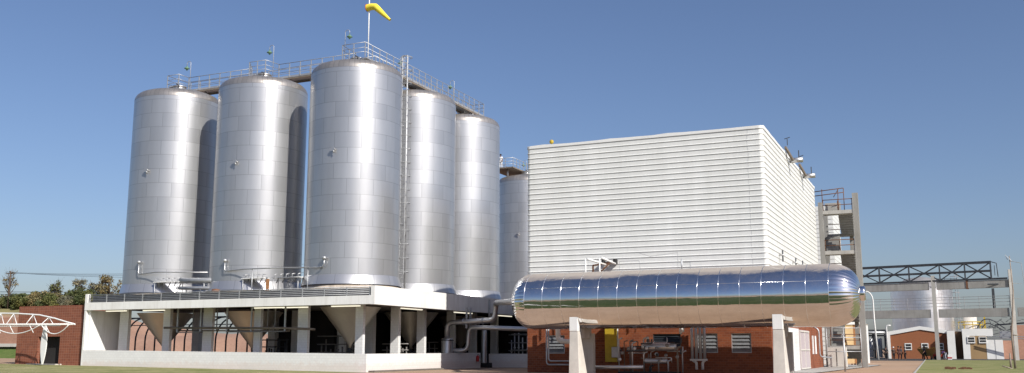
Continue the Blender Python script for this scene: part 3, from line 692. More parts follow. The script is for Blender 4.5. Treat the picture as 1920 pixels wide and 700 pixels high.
# ------------------------------------------------------------------ polished vessel
V=thing('pressure_vessel','long mirror polished horizontal vessel on concrete piers in front of the brick wall','vessel',((VX0+VX1)/2,VY,VZ-VR))
hx0,hx1=VX0+1.35,VX1-1.62; npan=round((hx1-hx0)/1.235); pw=(hx1-hx0)/npan; rr=random.Random(12)
q=MB(); nseg=96
for i in range(npan):
    a=hx0+i*pw; d0=rr.uniform(-.006,.006); d1=rr.uniform(-.006,.006)
    prof=[(VR+d0*(1-u)+d1*u+.006*math.sin(PI*u),a+pw*u-VX0) for u in (0,.15,.5,.85,1)]
    q.lathe(prof,c=(VX0,VY,VZ),n=nseg,axis='x')
q.build('shell',M['mirror'],V)
for x_,sgn,ln in ((hx0,-1,1.35),(hx1,1,1.62)):
    prof=[(VR*math.cos(R_(a))**.68 if a<90 else 0.0,sgn*ln*math.sin(R_(a))) for a in range(0,91,6)]
    if sgn<0: prof=prof[::-1]
    MB().lathe(prof,c=(x_,VY,VZ),n=nseg,axis='x',uvr=VR).build('head',M['mirrorh'],V)
q=MB()
for i in range(npan+1): 
    x=hx0+i*pw; q.lathe([(VR,-.018),(VR+.014,-.01),(VR+.017,0),(VR+.014,.01),(VR,.018)],c=(x,VY,VZ),n=nseg,axis='x')
q.build('band',M['bead'],V)
for a_ in (24,168):
    q=MB(); 
    p0=(VY-(VR+.003)*math.cos(R_(a_)),VZ+(VR+.003)*math.sin(R_(a_))); q.tube([(hx0,*p0),(hx1,*p0)],.011,8); q.build('seam',M['bead'],V)
MB().lathe([(.0,.24),(.34,.24),(.39,.22),(.42,.16),(.42,-.05)],c=(VX1,VY,VZ+.06),n=32,axis='x').build('end_flange',M['bead'],V)
MB().lathe([(.0,-.2),(.28,-.2),(.34,-.16),(.34,.1)],c=(VX0,VY,VZ),n=32,axis='x').build('end_flange',M['bead'],V)
def pier(x0,x1,lab):
    t=thing('vessel_pier',lab,'pier',((x0+x1)/2,59,0),'concrete piers carrying the polished vessel')
    for y0,sg in ((57.75,1),(60.65,-1)):
        a=y0; top=.40; bot=1.5
        if sg<0:
            MB().box(x0-.3,x1+.1,60.3,60.75,0,2.62).build('column',M['concrete'],t,bevel=.02); continue
        if sg>0: ys=(a,a+bot,a,a+top)
        else: ys=(a+top-bot,a+top,a,a+top)
        q=MB(); q.hexa([(x0-.08,ys[0],0),(x1+.06,ys[0],0),(x1+.06,ys[1],0),(x0-.08,ys[1],0),(x0,ys[2],2.72),(x1,ys[2],2.72),(x1,ys[3],2.72),(x0,ys[3],2.72)])
        q.build('column',M['concrete2'],t,bevel=.03)
        q=MB(); (q.box(x0+.0,x1-.02,a-.02,a+.38,2.73,3.60).build('cap',M['white'],t,bevel=.02) if sg>0 else None)
    yy=[58.7+i*(60.65-58.7)/10 for i in range(11)]
    poly=[(58.7,2.3),(60.65,2.3)]+[(y,VZ-math.sqrt(max(0,(VR+.02)**2-(y-VY)**2))) for y in yy[::-1]]
    MB().prism(poly,'x',x0+.12,x1-.12).build('saddle',M['concrete'],t)
pier(-21.95,-21.38,'left concrete pier of the polished vessel'); pier(-9.32,-8.72,'right concrete pier of the polished vessel')

# ------------------------------------------------------------------ things below the vessel
t=thing('control_panel','tall yellow steel panel on the brick wall under the vessel','panel',(-20.8,63.0,.8))
MB().box(-21.3,-20.45,62.75,63.15,.75,3.35).build('cabinet',M['yellow'],t,bevel=.02); MB().box(-20.75,-20.2,62.5,62.75,1.05,1.75).build('junction_box',M['galv'],t,bevel=.02)
MB().tube([(-20.35,62.65,.8),(-20.35,62.65,3.4)],.05,8).build('conduit',M['galv'],t)
t=thing('quad_pipes','row of four pale upright pipes in front of the brick wall','pipe',(-14.9,62.6,.3))
for i in range(4):
    x=-15.25+i*.27; MB().tube([(x,62.5,.9+.0*i),(x,62.5,3.6)],.1,12).build('pipe',M['galv'],t)
q=MB(); q.tube(bend([(-15.25,62.5,.9),(-15.0,62.5,.75),(-15.0,62.5,.3)],.1),.09,10); q.tube(bend([(-14.44,62.5,.9),(-14.6,62.5,.75),(-14.6,62.5,.3)],.1),.09,10); q.box(-15.4,-14.3,62.4,62.62,.86,.98); q.build('elbow',M['concrete2'],t)
t=thing('conduit_loop','pair of thin grey L shaped pipes at the left end of the brick wall','pipe',(-25,62.6,.5))
for k,dx in ((0,0),(1,.25)): MB().tube(bend([(-25.5+dx*.6,62.6,3.6),(-25.5+dx*.6,62.6,.55+dx),(-22.2,62.6,.55+dx)],.2),.055,8).build('pipe',M['galv'],t)
t=thing('downpipe_elbow','fat white elbow pipe in front of the left louvred window','pipe',(-24.4,62.4,2.2))
MB().tube(bend([(-24.6,61.0,3.4),(-24.6,62.5,3.2),(-24.6,62.5,2.15),(-23.2,62.5,2.1),(-22.3,62.5,2.1)],.35),.17,14).build('pipe',M['white'],t)
# pump skid
S=thing('pump_skid','crowded pump skid with valves and small pipes under the vessel','pump skid',(-18,61.8,0))
q=MB(); q.box(-19.9,-16.0,61.2,62.4,.0,.16); q.build('base_frame',M['dark'],S)
MB().tube([(-22.0,61.0,.42),(-18.1,61.0,.46)],.13,14).build('long_pipe',M['steel'],S)
q=MB(); q.lathe([(0,0),(.22,.03),(.26,.1),(.26,2.2),(.2,2.3),(0,2.32)],c=(-18.4,61.7,1.75),n=24,axis='x'); q.build('heat_exchanger',M['steel'],S)
q=MB(); q.lathe([(0,0),(.14,.02),(.16,.08),(.16,1.5),(0,1.55)],c=(-18.2,61.6,.85),n=20,axis='x'); q.build('pump_motor',M['galv'],S)
rr=random.Random(21)
for i in range(26):
    x=-20.0+rr.random()*4.3; y=61.2+rr.random()*1.0; z=.3+rr.random()*2.3; L_=.4+rr.random()*1.3
    q=MB(); v=rr.random()
    if v<.45: pts=[(x,y,z),(min(x+L_,-15.7),y,z),(min(x+L_,-15.7),y,z-.3*rr.choice((-1,1)))]
    else: pts=[(x,y,.1),(x,y,z),(x+.25,y,z+.1)]
    q.tube(bend(pts,.08),.03+.03*rr.random(),7); q.build('pipe',M[rr.choice(['steel','greypaint','browngrey','galv','darksteel'])],S)
for i in range(14):
    x=-19.9+rr.random()*4.1; z=.4+rr.random()*2.0
    q=MB(); q.lathe([(0,-.05),(.1,-.05),(.12,0),(.1,.05),(0,.05)],c=(x,61.1,z),n=14,axis='y'); q.tube([(x,61.1,z),(x,61.35,z)],.03,6); q.build('valve_wheel',M[rr.choice(['darksteel','greypaint','galv'])],S)
q=MB(); q.tube([(-15.9,62.8,2.7),(-15.9,62.8,3.1),(-15.9,62.6,3.5)],.09,8); q.lathe([(0,-.35),(.1,-.3),(.12,0),(.08,.2),(0,.22)],c=(-16.0,62.6,2.9),n=12); tag(q.build('wall_lamp',M['white'],None,None,(-16,62.8,2.6)),'small white lamp on the brick wall between the skid and the four pipes','lamp')

# ------------------------------------------------------------------ stair tower
T=thing('stair_tower','grey concrete stair tower with rusty railings at the far right corner of the white box','stair tower',(-8.5,92.5,0))
ya,yb=91.2,94.9
for (x0,x1,y0,y1,zt) in ((-7.15,-6.65,ya,ya+.5,15.6),(-10.15,-9.75,ya,ya+.4,14.9),(-7.85,-7.5,yb,yb+.4,14.4),(-10.15,-9.75,yb,yb+.4,14.4)):
    MB().box(x0,x1,y0,y1,0,zt).build('column',M['aged'],T)
fl=[14.1,10.4,6.7,1.9]
for z in fl:
    zn=fl[fl.index(z)+1] if z>2 else 0
    MB().box(-9.75,-7.15,ya+.05,ya+1.2,z-.32,z).build('landing',M['concrete'],T)
    zb=(z+zn)/2
    MB().box(-9.75,-7.15,yb-.8,yb-.0,zb-.22,zb).build('landing',M['aged'],T)
    for xa,xb,zs,ze in ((-8.5,-7.16,z,zb),(-9.72,-8.6,zn,zb)):
        if zs<0: zs=.0
        n=9; y0,y1=ya+1.2,yb-.8; poly=[]
        top=[]; bot=[]
        for i in range(n):
            u0,u1=i/n,(i+1)/n; zz=zs+(ze-zs)*(u0+u1)/2
            top += [(y0+(y1-y0)*u0,zz+.08),(y0+(y1-y0)*u1,zz+.08)]; bot += [(y0+(y1-y0)*u0,zz-.16),(y0+(y1-y0)*u1,zz-.16)]
        MB().prism(top+bot[::-1],'x',xa,xb).build('flight',M['aged'],T)
    q=MB()
    for dz in (.5,1.0): q.tube([(-9.75,ya+.1,z+dz),(-7.15,ya+.1,z+dz)],.035,6); q.tube([(-9.7,yb-.1,zb+dz),(-7.2,yb-.1,zb+dz)],.035,6); q.tube([(-8.55,ya+1.2,z+dz),(-8.55,yb-.8,zb+dz)],.035,6)
    for x in (-9.7,-8.4,-7.2): q.tube([(x,ya+.1,z-.1),(x,ya+.1,z+1.05)],.03,6)
    q.build('railing',M['rust'],T)
q=MB(); q.box(-9.7,-8.3,ya+1.5,ya+1.6,14.1,15.0); q.build('side_panel',M['concrete'],T)
q=MB()
for dz in (1.5,1.9): q.tube([(-10.6,ya+.6,14.1+dz),(-7.9,ya+.6,14.3+dz)],.04,6)
for x in (-9.8,-8.4,-7.9): q.tube([(x,ya+.6,14.1),(x,ya+.6,16.2)],.035,6)
q.tube([(-8.8,ya+.6,15.4),(-8.3,ya+.6,16.2)],.03,6); q.build('top_railing',M['rust'],T)
# white building seen through the stairs, coloured panels below
t=thing('clad_building','white ribbed building glimpsed through the stair tower','building',(-12,112,0))
q=MB()
for i in range(35): q.box(-24,-10.95,112,120,i*.5,i*.5+.44); q.box(-23.9,-11.05,112.1,119.9,i*.5+.44,i*.5+.5)
q.build('wall',M['clad'],t)
t=thing('yellow_tank','pale yellow tank glimpsed through the lower opening of the stair tower','tank',(-11.5,150,0))
MB().lathe([(1.6,0),(1.6,13.3),(.8,13.8),(0,13.9)],c=(-12.6,150,0),n=32).build('shell',plain('cream_paint',(.65,.52,.25),.5,0,.1,1),t)
MB().lathe([(1.62,0),(1.7,.0),(1.7,.3),(1.62,.3)],c=(-12.6,150,12.2),n=32).build('band',M['white'],t)
t=thing('striped_shed','small shed with white, cream and orange vertical panels behind the stair foot','shed',(-11,118,0))
for i,cn in enumerate(['white','white','ochre','ochre','wood','white']): MB().box(-13.0+i*.75,-12.25+i*.75,118,120,0,4.4).build('panel',M[cn] if cn!='ochre' else plain('cream_panel',(.62,.45,.24),.7,0,.1,1),t)
MB().prism([(-13.2,4.4),(-10.9,5.3),(-8.4,4.4)],'y',117.9,120.1).build('roof',M['white'],t)
# small kiosk and pipes at the foot of the stairs
t=thing('switch_cabinet','pale grey double door cabinet at the foot of the stair tower','cabinet',(-10.8,89,0))
q=MB(); q.box(-9.9,-8.3,90.0,90.8,.06,1.75); q=q.build('cabinet',M['concrete2'],t,bevel=.02)
MB().box(-9.12,-9.08,89.97,89.998,.15,1.65).build('door_gap',M['dark'],q)
t=thing('foot_pipes','bent white pipes and rails in front of the stair foot','pipe',(-9.5,86,0))
q=MB(); q.tube(bend([(-10.1,83,3.4),(-9.7,83,3.2),(-9.7,83,1.0),(-8.9,84,.9)],.3),.06,8); q.tube(bend([(-9.4,86,4.3),(-9.0,86,4.3),(-9.0,86,2.6)],.2),.10,10); q.build('pipe',M['galv'],t)
q=MB(); 
for z in (1.4,2.6,3.4): q.tube([(-9.6,87.5,z),(-6.9,88.5,z)],.035,6)
for u in (0,.5,1): q.tube([(-9.6+2.7*u,87.5+u,.05),(-9.6+2.7*u,87.5+u,3.4)],.035,6)
q.build('rail',M['galv'],t)
t=thing('sign_post','thin pale post standing alone on the bare earth before the stair tower','post',(-6.95,74,0))
MB().tube([(-6.95,74,0),(-6.95,74,2.6)],.06,8).build('pole',M['galv'],t); MB().box(-7.05,-6.85,73.95,74.05,2.6,2.68).build('cap',M['galv'],t)

# ------------------------------------------------------------------ pipe bridge at right
G=thing('pipe_bridge','long concrete pipe bridge with a dark steel truss on top at the right','bridge',(-2,162,0))
def gp(x,z,dy=0): return (x,161.4-.222*(x+1)+dy,z)
def gbeam(x0,x1,z0,z1,name,mat,w=1.0):
    q=MB(); a=gp(x0,0)[1]; b_=gp(x1,0)[1]
    q.hexa([(x0,a,z0),(x1,b_,z0),(x1,b_+w,z0),(x0,a+w,z0),(x0,a,z1),(x1,b_,z1),(x1,b_+w,z1),(x0,a+w,z1)]); return q.build(name,M[mat],G)
gbeam(-13.5,-2.25,10.62,11.75,'beam','concrete'); gbeam(-1.15,8.6,10.62,11.75,'beam','concrete')
gbeam(-13.5,-2.25,6.35,7.6,'beam','concrete'); gbeam(-1.15,8.4,6.35,7.6,'beam','concrete'); gbeam(9.5,22,6.35,7.6,'beam','concrete')
q=MB(); a=gp(-1.7,0)[1]; q.box(-1.9,-1.35,a-.1,a+1.1,0,12.75); q.build('column',M['concrete'],G)
q=MB(); a=gp(9.0,0)[1]; q.box(8.65,9.15,a-.1,a+1.0,0,13.2); q.build('column',M['rust'] if 0 else M['concrete2'],G)
q=MB(); a=gp(6.3,0)[1]; q.box(6.3,6.65,a,a+.5,7.6,10.5); q.box(-14.2,-13.6,gp(-14,0)[1],gp(-14,0)[1]+.8,0,12); q.build('column',M['darksteel'],G)
for dy in (0,.9):
    for z,rr_,mt in ((14.45,.22,'rust'),(13.15,.18,'rust'),(11.95,.15,'darksteel')):
        q=MB(); q.beam(gp(-14.2,z,dy),gp(6.5 if z>12 else 8.5,z,dy),.2,rr_*1.4); q.build('chord',M['rustgrey'] if 'rustgrey' in M else M['darksteel'],G)
    xs_=[-14,-9.35,-4.7,-0.05,4.6][:4]+[2.9,6.4]; xs_=[-13.8,-9.4,-5.0,-.6,2.9,6.4]
    q=MB()
    for x in xs_: q.beam(gp(x,11.9,dy),gp(x,14.45,dy),.2,.2)
    q.build('truss_post',M['darksteel'],G)
    q=MB()
    for x0,x1 in ((-13.8,-9.4),(-9.4,-5.0),(-5.0,-.6),(-.6,2.9),(2.9,6.4)):
        q.beam(gp(x0,14.4,dy),gp(x1,12,dy),.08,.12); q.beam(gp(x0,12,dy),gp(x1,14.4,dy),.08,.12)
    q.build('brace',M['darksteel'],G)
q=MB()
for z in (8.0,8.5,9.0,9.35): q.tube([gp(-13.5,z),gp(8.6,z)],.035,5)
for i in range(12): q.tube([gp(-13.5+i*2,7.6),gp(-13.5+i*2,9.4)],.04,5)
q.build('handrail',M['galv'],G)
MB().box(2.9,3.3,gp(3.1,0)[1]-.02,gp(3.1,0)[1],10.5,11.8).build('rust_stain',M['rust'],G)
# end fittings
q=MB(); q.tube([gp(6.5,14.45),gp(7.2,14.2),gp(7.3,12.2)],.07,5); q.tube([gp(6.9,13.9),gp(6.9,12.4)],.05,5); q.box(5.8,8.2,gp(7,0)[1]-.06,gp(7,0)[1]-.0-.02,11.0,11.2); q.build('cable',M['darksteel'],G)
def wire_mast(): 
    t=thing('cable_mast','pale leaning mast with loose wires at the right end of the pipe bridge','mast',(9.6,120,0))
    q=MB(); q.tube([(4.6,86,0.1),(4.55,86,2.6),(4.95,86.6,6.2),(4.9,86.8,9.0)],.07,8,True,[.09,.075,.05,.035]); q.build('pole',M['palebark'],t)
    q=MB(); q.tube([(4.9,86.8,8.6),(5.7,86.8,8.4),(5.8,86.8,6.7)],.025,5); q.tube([(5.0,86.7,8.6),(4.6,86.8,9.1),(4.75,86.8,8.7)],.03,5)
    for z in (6.8,5.6): q.tube([(4.95,86.6,z),(5.6,86.8,z-.05)],.02,5)
    q.build('wire',M['galv'],t)
    q=MB(); q.tube([(4.5,86,2.7),(5.0,86,2.68)],.05,6); q.tube([(4.3,86,.05),(4.3,86,1.3)],.06,6,True,[.09,.05]); q.tube([(3.7,85.8,.3),(4.5,86,.05)],.05,6); q.build('stub',M['palebark'],t)
    t.location=(4.6,86,0); 
    for c_ in kids(t): c_.location=(9.6-4.6,120-86,0)
wire_mast()
t=thing('street_lamp','tall thin white lamp post with curved top beside the stair tower','street lamp',(-10.1,160,0))
MB().tube([(-10.1,160,0),(-10.35,160,6)]+[(-11.3+.95*math.cos(R_(a)),160,8.9+1.6*math.sin(R_(a))) for a in range(0,91,15)],.12,8,True,[.15,.12]+[.09]*7).build('pole',M['white'],t)
MB().box(-11.9,-11.2,159.8,160.2,10.35,10.55).build('lamp_head',M['white'],t)

# far tanks
bt=thing('large_silver_tank','wide silver tank with grey conical roof behind the pipe bridge','tank',(-4.7,222,0))
MB().lathe([(6.1,0),(6.1,14.0)],c=(-4.7,222,0),n=96,uvr=7).build('shell',cladding('far_tank_cladding',(.85,.85,.85),.34,1.2,1.8,.03,seam=.8,var=.06,wav=.5),bt)
MB().lathe([(6.2,14.0),(6.1,14.2),(3.0,16.3),(.0,16.8)],c=(-4.7,222,0),n=96).build('roof',plain('far_roof_grey',(.30,.29,.29),.6,.2,.15,.5),bt)
q=MB(); 
for s in (0,.5): q.tube([(1.9+s,217.5,0),(1.9+s,217.5,17)],.06,5)
for i in range(14): q.tube([(1.9+.8*math.cos(R_(a)),217.3+.8*math.sin(R_(a)),2+i*1.1) for a in range(-180,10,30)],.06,5,False)
q.build('ladder',M['galv'],bt)
q=MB()
for z in (15.2,15.8): q.tube([(-1.5,215.4,z),(2.3,216.5,z)],.05,5)
for x in (-1.5,0,1.2,2.3): q.tube([(x,215.6,14.2),(x,215.6,15.9)],.05,5)
q.build('railing',M['darksteel'],bt)
yt=thing('cream_tank','small cream tank ringed by a yellow railing beside the wide silver tank','tank',(4.1,225,0))
MB().lathe([(1.35,0),(1.35,9.4)],c=(4.3,225,0),n=32,capt=True).build('shell',M['concrete2'],yt)
q=MB()
for z in (6.6,7.2): q.tube([(4.3+2.4*math.cos(R_(a)),225+2.4*math.sin(R_(a)),z) for a in range(0,361,20)],.1,5,False)
for a in range(0,360,40): q.tube([(4.3+2.4*math.cos(R_(a)),225+2.4*math.sin(R_(a)),5.8),(4.3+2.4*math.cos(R_(a)),225+2.4*math.sin(R_(a)),7.2)],.08,5)
for x in (6.9,): q.box(x,x+.3,224,224.3,0,9.2)
q.build('railing',M['yellow'],yt)
# scrap roofs and pipes (dark) right of the cream tank
t=thing('conveyor_frame','tangle of dark sloping steel frames above the low white buildings','steel frame',(9,195,0))
rr=random.Random(5); q=MB()
q.tube(bend([(4.2,200,4.4),(6.0,200,7.1),(7.4,200,7.1),(9.5,200,5.4)],.8),.09,6); q.tube(bend([(5.0,200,4.4),(6.6,200,6.6),(9.5,200,4.9)],.8),.08,6); q.beam((8,200,6.0),(13,198,6.3),.3,.25)
for i in range(34):
    x=6+rr.random()*6.5; z=4.4+rr.random()*3.2; q.tube([(x,200-rr.random()*2,z),(x+rr.uniform(-1.3,1.3),200-rr.random()*2,z+rr.uniform(-.9,.9))],.03+.03*rr.random(),5)
q.build('frame',M['darksteel'],t); MB().box(8.6,11.5,199,202,3.6,4.9).build('housing',M['galv'],t)

# ------------------------------------------------------------------ low buildings at right
Fy=178.0
F=thing('gabled_building','low terracotta building with white gable trim and small windows','building',(-5,Fy,0))
MB().prism([(-9.1,0),(-.25,0),(-.25,4.15),(-4.35,4.85),(-9.1,4.0)],'y',Fy,Fy+12).build('wall',M['farbrick'],F)
q=MB(); q.prism([(-9.75,0),(-9.12,0),(-9.12,3.99),(-4.35,4.86),(-.25,4.16),(-.25,4.75),(-4.35,5.45),(-9.75,4.5)],'y',Fy-.15,Fy+12.1); q.build('roof_trim',M['white'],F)
q=MB(); q.tube(bend([(-9.6,Fy-.5,0),(-9.6,Fy-.5,5.6),(-8.9,Fy-.5,5.6)],.3),.11,8); q.build('downpipe',M['white'],F)
for x in (-6.9,-4.3,-1.95):
    w_=MB(); 
    for a,b_,c_,d_ in ((x,x+1.1,1.45,1.6),(x,x+1.1,2.45,2.6),(x,x+.12,1.6,2.45),(x+.98,x+1.1,1.6,2.45),(x+.12,x+.98,1.98,2.08)): w_.box(a,b_,Fy-.08,Fy-.005,c_,d_)
    w_=w_.build('window',M['white'],F); MB().box(x+.12,x+.98,Fy-.04,Fy-.004,1.6,2.45).build('pane',M['glass'],w_)
F2=thing('flat_roofed_building','low white and ochre flat roofed block right of the gabled building','building',(4,Fy,0))
q=MB(); q.box(-.24,.95,Fy-1.5,Fy+8,0,4.6); q.box(2.05,3.1,Fy-2,Fy+8,0,4.9); q.box(3.1,6.6,Fy-2,Fy+8,3.75,4.9); q.box(5.5,7.95,Fy-2,Fy+6,0,3.1) ; q.build('wall',M['white'],F2)
MB().box(.95,2.05,Fy-.4,Fy+8,0,4.5).build('recess',plain('brown_wall',(.10,.055,.03),.8,0,.1,1),F2)
MB().box(3.1,5.5,Fy-1.97,Fy+7,0,3.75).build('ochre_wall',M['ochre'],F2)
for x in (2.75,4.45):
    w_=MB()
    for a,b_,c_,d_ in ((x,x+1.15,2.55,2.72),(x,x+1.15,3.5,3.62),(x,x+.1,2.72,3.5),(x+1.05,x+1.15,2.72,3.5),(x+.1,x+1.05,3.03,3.12)): w_.box(a,b_,Fy-2.12,Fy-2.01,c_,d_)
    w_=w_.build('window',M['white'],F2); MB().box(x+.1,x+1.05,Fy-2.06,Fy-2.011,2.72,3.5).build('pane',M['glass'],w_)
q=MB()
for z in (3.3,3.62): q.tube([(5.5,Fy-3,z),(13,Fy-4,z-.1)],.07,5)
for x in (6.8,): q.box(x-.04,x+.04,Fy-2.03,Fy-2.005,0,3.1)
q.build('pipe',M['galv'],F2)
t=MB(); t.box(7.96,40,Fy+1,Fy+1.3,0,3.0); t.box(9.9,40,Fy+6,Fy+12,0,5.6); 
tag(t.build('boundary_wall',M['pinkwall'],None,None,(9,Fy,0)),'plain pinkish brick wall closing the far right edge','wall')
# steel pipe structure between stair tower and gabled building
t=thing('process_frame','dark steel frame full of pipes left of the gabled building','steel frame',(-11.5,176,0))
q=MB()
for x in (-14,-11.9,-10.0): q.box(x-.12,x+.12,178,178.3,0,4.9); q.box(x-.12,x+.12,182,182.3,0,4.9)
for z in (1.6,3.9,4.8): q.box(-14.2,-9.8,177.9,178.2,z-.12,z+.12)
[q.box(x-.1,x+.1,178.2,182.1,4.7,4.9) for x in (-14,-11.9,-10.0)]; q.beam((-14,178,.2),(-11.9,178,3.9),.12,.12); q.beam((-11.9,178,3.9),(-10,178,.2),.12,.12); q.build('frame',M['darksteel'],t)
q=MB(); q.tube([(-15,177.7,4.4),(-9.9,177.7,4.4)],.22,8)
for x,r_ in ((-13.4,.35),(-12.5,.5),(-11.0,.4)): q.lathe([(r_,0),(r_,3.2),(0,3.4)],c=(x,180,.2),n=16)
q.build('vessel',M['galv'],t)

# skip and carts
t=thing('waste_skip','brownish yellow open skip beside the walking worker','skip',(-3.4,165,0))
q=MB(); q.hexa([(-3.9,164.4,.55),(-2.5,164.4,.55),(-2.5,166,.55),(-3.9,166,.55),(-4.7,164.1,1.65),(-1.9,164.1,1.65),(-1.9,166.3,1.65),(-4.7,166.3,1.65)]); q.build('hopper',plain('skip_paint',(.33,.21,.06),.7,0,.3,2),t)
q=MB()
for i in range(6): x=-4.5+i*.5; q.beam((x,164.05,1.65),(x+.25,164.05,1.9),.08,.08); q.beam((x+.25,164.05,1.9),(x+.5,164.05,1.65),.08,.08)
q.build('rim',M['yellow'],t)
q=MB(); q.box(-3.8,-3.6,164.5,165.9,0,.55); q.box(-2.8,-2.6,164.5,165.9,0,.55); q.build('skid_foot',M['darksteel'],t)
t=thing('hand_cart','small red hand cart at the foot of the bridge column','cart',(-1.0,163.5,0))
MB().hexa([(-2.3,163,.45),(-1.2,163,.45),(-1.2,163.7,.45),(-2.3,163.7,.45),(-2.45,162.95,.85),(-1.05,162.95,.85),(-1.05,163.75,.85),(-2.45,163.75,.85)]).build('tray',M['red'],t)
for x in (-2.0,-1.45): MB().lathe([(0,-.04),(.26,-.04),(.28,0),(.26,.04),(0,.04)],c=(x,162.9,.28),n=20,axis='y').build('wheel',M['dark'],t)
t=thing('equipment_box','white and red box on the ground right of the bending worker','box',(-.1,163.3,0))
MB().box(-.35,.25,163,163.5,0,.75).build('case',M['white'],t,bevel=.03); MB().box(-.36,.26,162.98,163.0,.2,.4).build('label_strip',M['red'],t)

# ------------------------------------------------------------------ annex and canopy at left
A=thing('brick_annex','small windowless red brick annex with one dark doorway at the left end of the platform','building',(-68.7,58.3,.3))
q=MB(); wall_holes_y(q,-72.5,-64.92,58.3,.2,5.2,[(-69.95,-67.4,.2,2.64)],.3); q.box(-72.5,-72.2,58.6,61.6,.2,5.2); q.box(-72.2,-65.1,61.3,61.6,.2,5.2); q.box(-65.2,-64.93,58.6,61.3,.2,5.2)
q.build('wall',M['brick'],A)
MB().box(-72.2,-65.2,58.6,61.3,4.9,5.0).build('roof',M['soffit'],A)
MB().box(-70.0,-67.3,58.9,59.0,.3,2.7).build('doorway_recess',M['dark'],A)
MB().box(-70.4,-67.0,57.7,58.3,.28,.40).build('step',M['concrete2'],A)
K=thing('truss_canopy','white curved tubular truss canopy on a lens shaped mast before the annex door','canopy',(-69.3,56,.4))
def cpt(u,k):  # u 0..1 along each lens
    pass
tip=-63.4; x_m=-66.5
q=MB(); 
for yy in (55.6,56.9): q.tube([(-84,yy,3.66),(-77,yy,3.66),(tip,yy if yy<56 else 56.0,3.55)],.055,8)
q.tube([(-84,55.65,3.5),(tip-1,55.65,3.45)],.035,8); q.build('tie_tube',M['white'],K)
def archc(x0,x1,z0,rise,y0,n=14): return [(x0+(x1-x0)*i/n,y0,z0+rise*4*(i/n)*(1-i/n)) for i in range(n+1)]
q=MB(); q.tube([(-84,56.2,4.65),(-78,56.2,4.62),(-74,56.2,4.6),(-70,56.2,4.5),(-67.5,56.2,4.35),(-65.6,56.1,4.05),(-64.2,56,3.75),(tip+.2,56,3.55)],.06,8); q.build('top_chord',M['white'],K)
q=MB(); q.tube(archc(-78.0,-72.3,3.6,-.7,55.6),.04,8); q.tube(archc(-72.3,x_m,3.6,-.75,55.6),.04,8); q.tube(archc(x_m,tip,3.55,-.75,55.6),.04,8); q.build('sag_tube',M['white'],K)
q=MB()
for x,zt in ((-77,4.6),(-74.5,4.6),(-72,4.55),(-70.5,4.5),(-68.2,4.4),(-66.4,4.15)):
    q.tube([(x,56.2,zt),(x,55.6,3.64)],.035,6); q.tube([(x,56.2,zt),(x+1.2,55.6,3.62)],.028,6); q.tube([(x,56.2,zt),(x-1.0,56.9,3.64)],.028,6); q.tube([(x+.3,55.6,3.62),(x+.9,55.6,2.9)],.03,6)
q.build('web_tube',M['white'],K)
q=MB(); n=14
for s in (-1,1): q.tube([(x_m+s*.24*math.sin(PI*i/n),56.0,.4+3.2*i/n) for i in range(n+1)],.05,8)
prof=[(.05+.26*math.sin(PI*i/n)) for i in range(n+1)]
poly=[(x_m-p,.4+3.2*i/n) for i,p in enumerate(prof)]+[(x_m+p,.4+3.2*i/n) for i,p in reversed(list(enumerate(prof)))]
q.prism(poly,'y',55.95,56.05); q.build('mast',M['white'],K)
q=MB(); q.tube([(-72.6,55.6,3.6),(-72.8,55.6,.4)],.05,8); q.tube([(-80,55.6,3.6),(-80,55.6,.4)],.05,8); q.build('post',M['white'],K)
# pink boundary wall in the left distance
tag(MB().box(-140,-95.5,86.5,86.8,2.2,5.6).build('boundary_wall',M['pinkwall'],None,None,(-118,86.5,0)),'long pinkish brick wall on the slope at the far left','wall')
tag(MB().box(-140,-95.5,86.3,86.48,1.9,2.3).build('wall_footing',M['concrete2'],None,None,(-118,86.3,0)),'pale concrete strip at the foot of the far left wall','footing')
# utility pole & wires
U=thing('utility_pole','dark wooden utility pole with crossarm above the shrubs at the far left','utility pole',(-117,92,7))
MB().tube([(-118,93,7),(-118,93,12.3)],.08,8).build('pole',M['bark'],U)
MB().box(-118.9,-117.1,92.95,93.05,11.9,12.0).build('crossarm',M['bark'],U)
for k,(z0,z1,y1) in enumerate(((12.05,12.4,93),(12.05,11.5,96),(12.05,12.9,90))):
    p0=Vector((-118+.6*(k-1),93,z0)); p1=Vector((-70,110,z1+1)); q=MB(); q.tube([p0.lerp(p1,i/16)+Vector((0,0,-1.0*4*(i/16)*(1-i/16))) for i in range(17)],.02,4); q.build('wire',M['darksteel'],U)
for k,(z0,z1) in enumerate(((9.5,9.3),(9.2,8.8))):
    q=MB(); q.tube([Vector((-135,92,z0+.4)).lerp(Vector((-60,110,z1+.6)),i/16)+Vector((0,0,-.5*4*(i/16)*(1-i/16))) for i in range(17)],.035,4); q.build('wire',M['darksteel'],U)

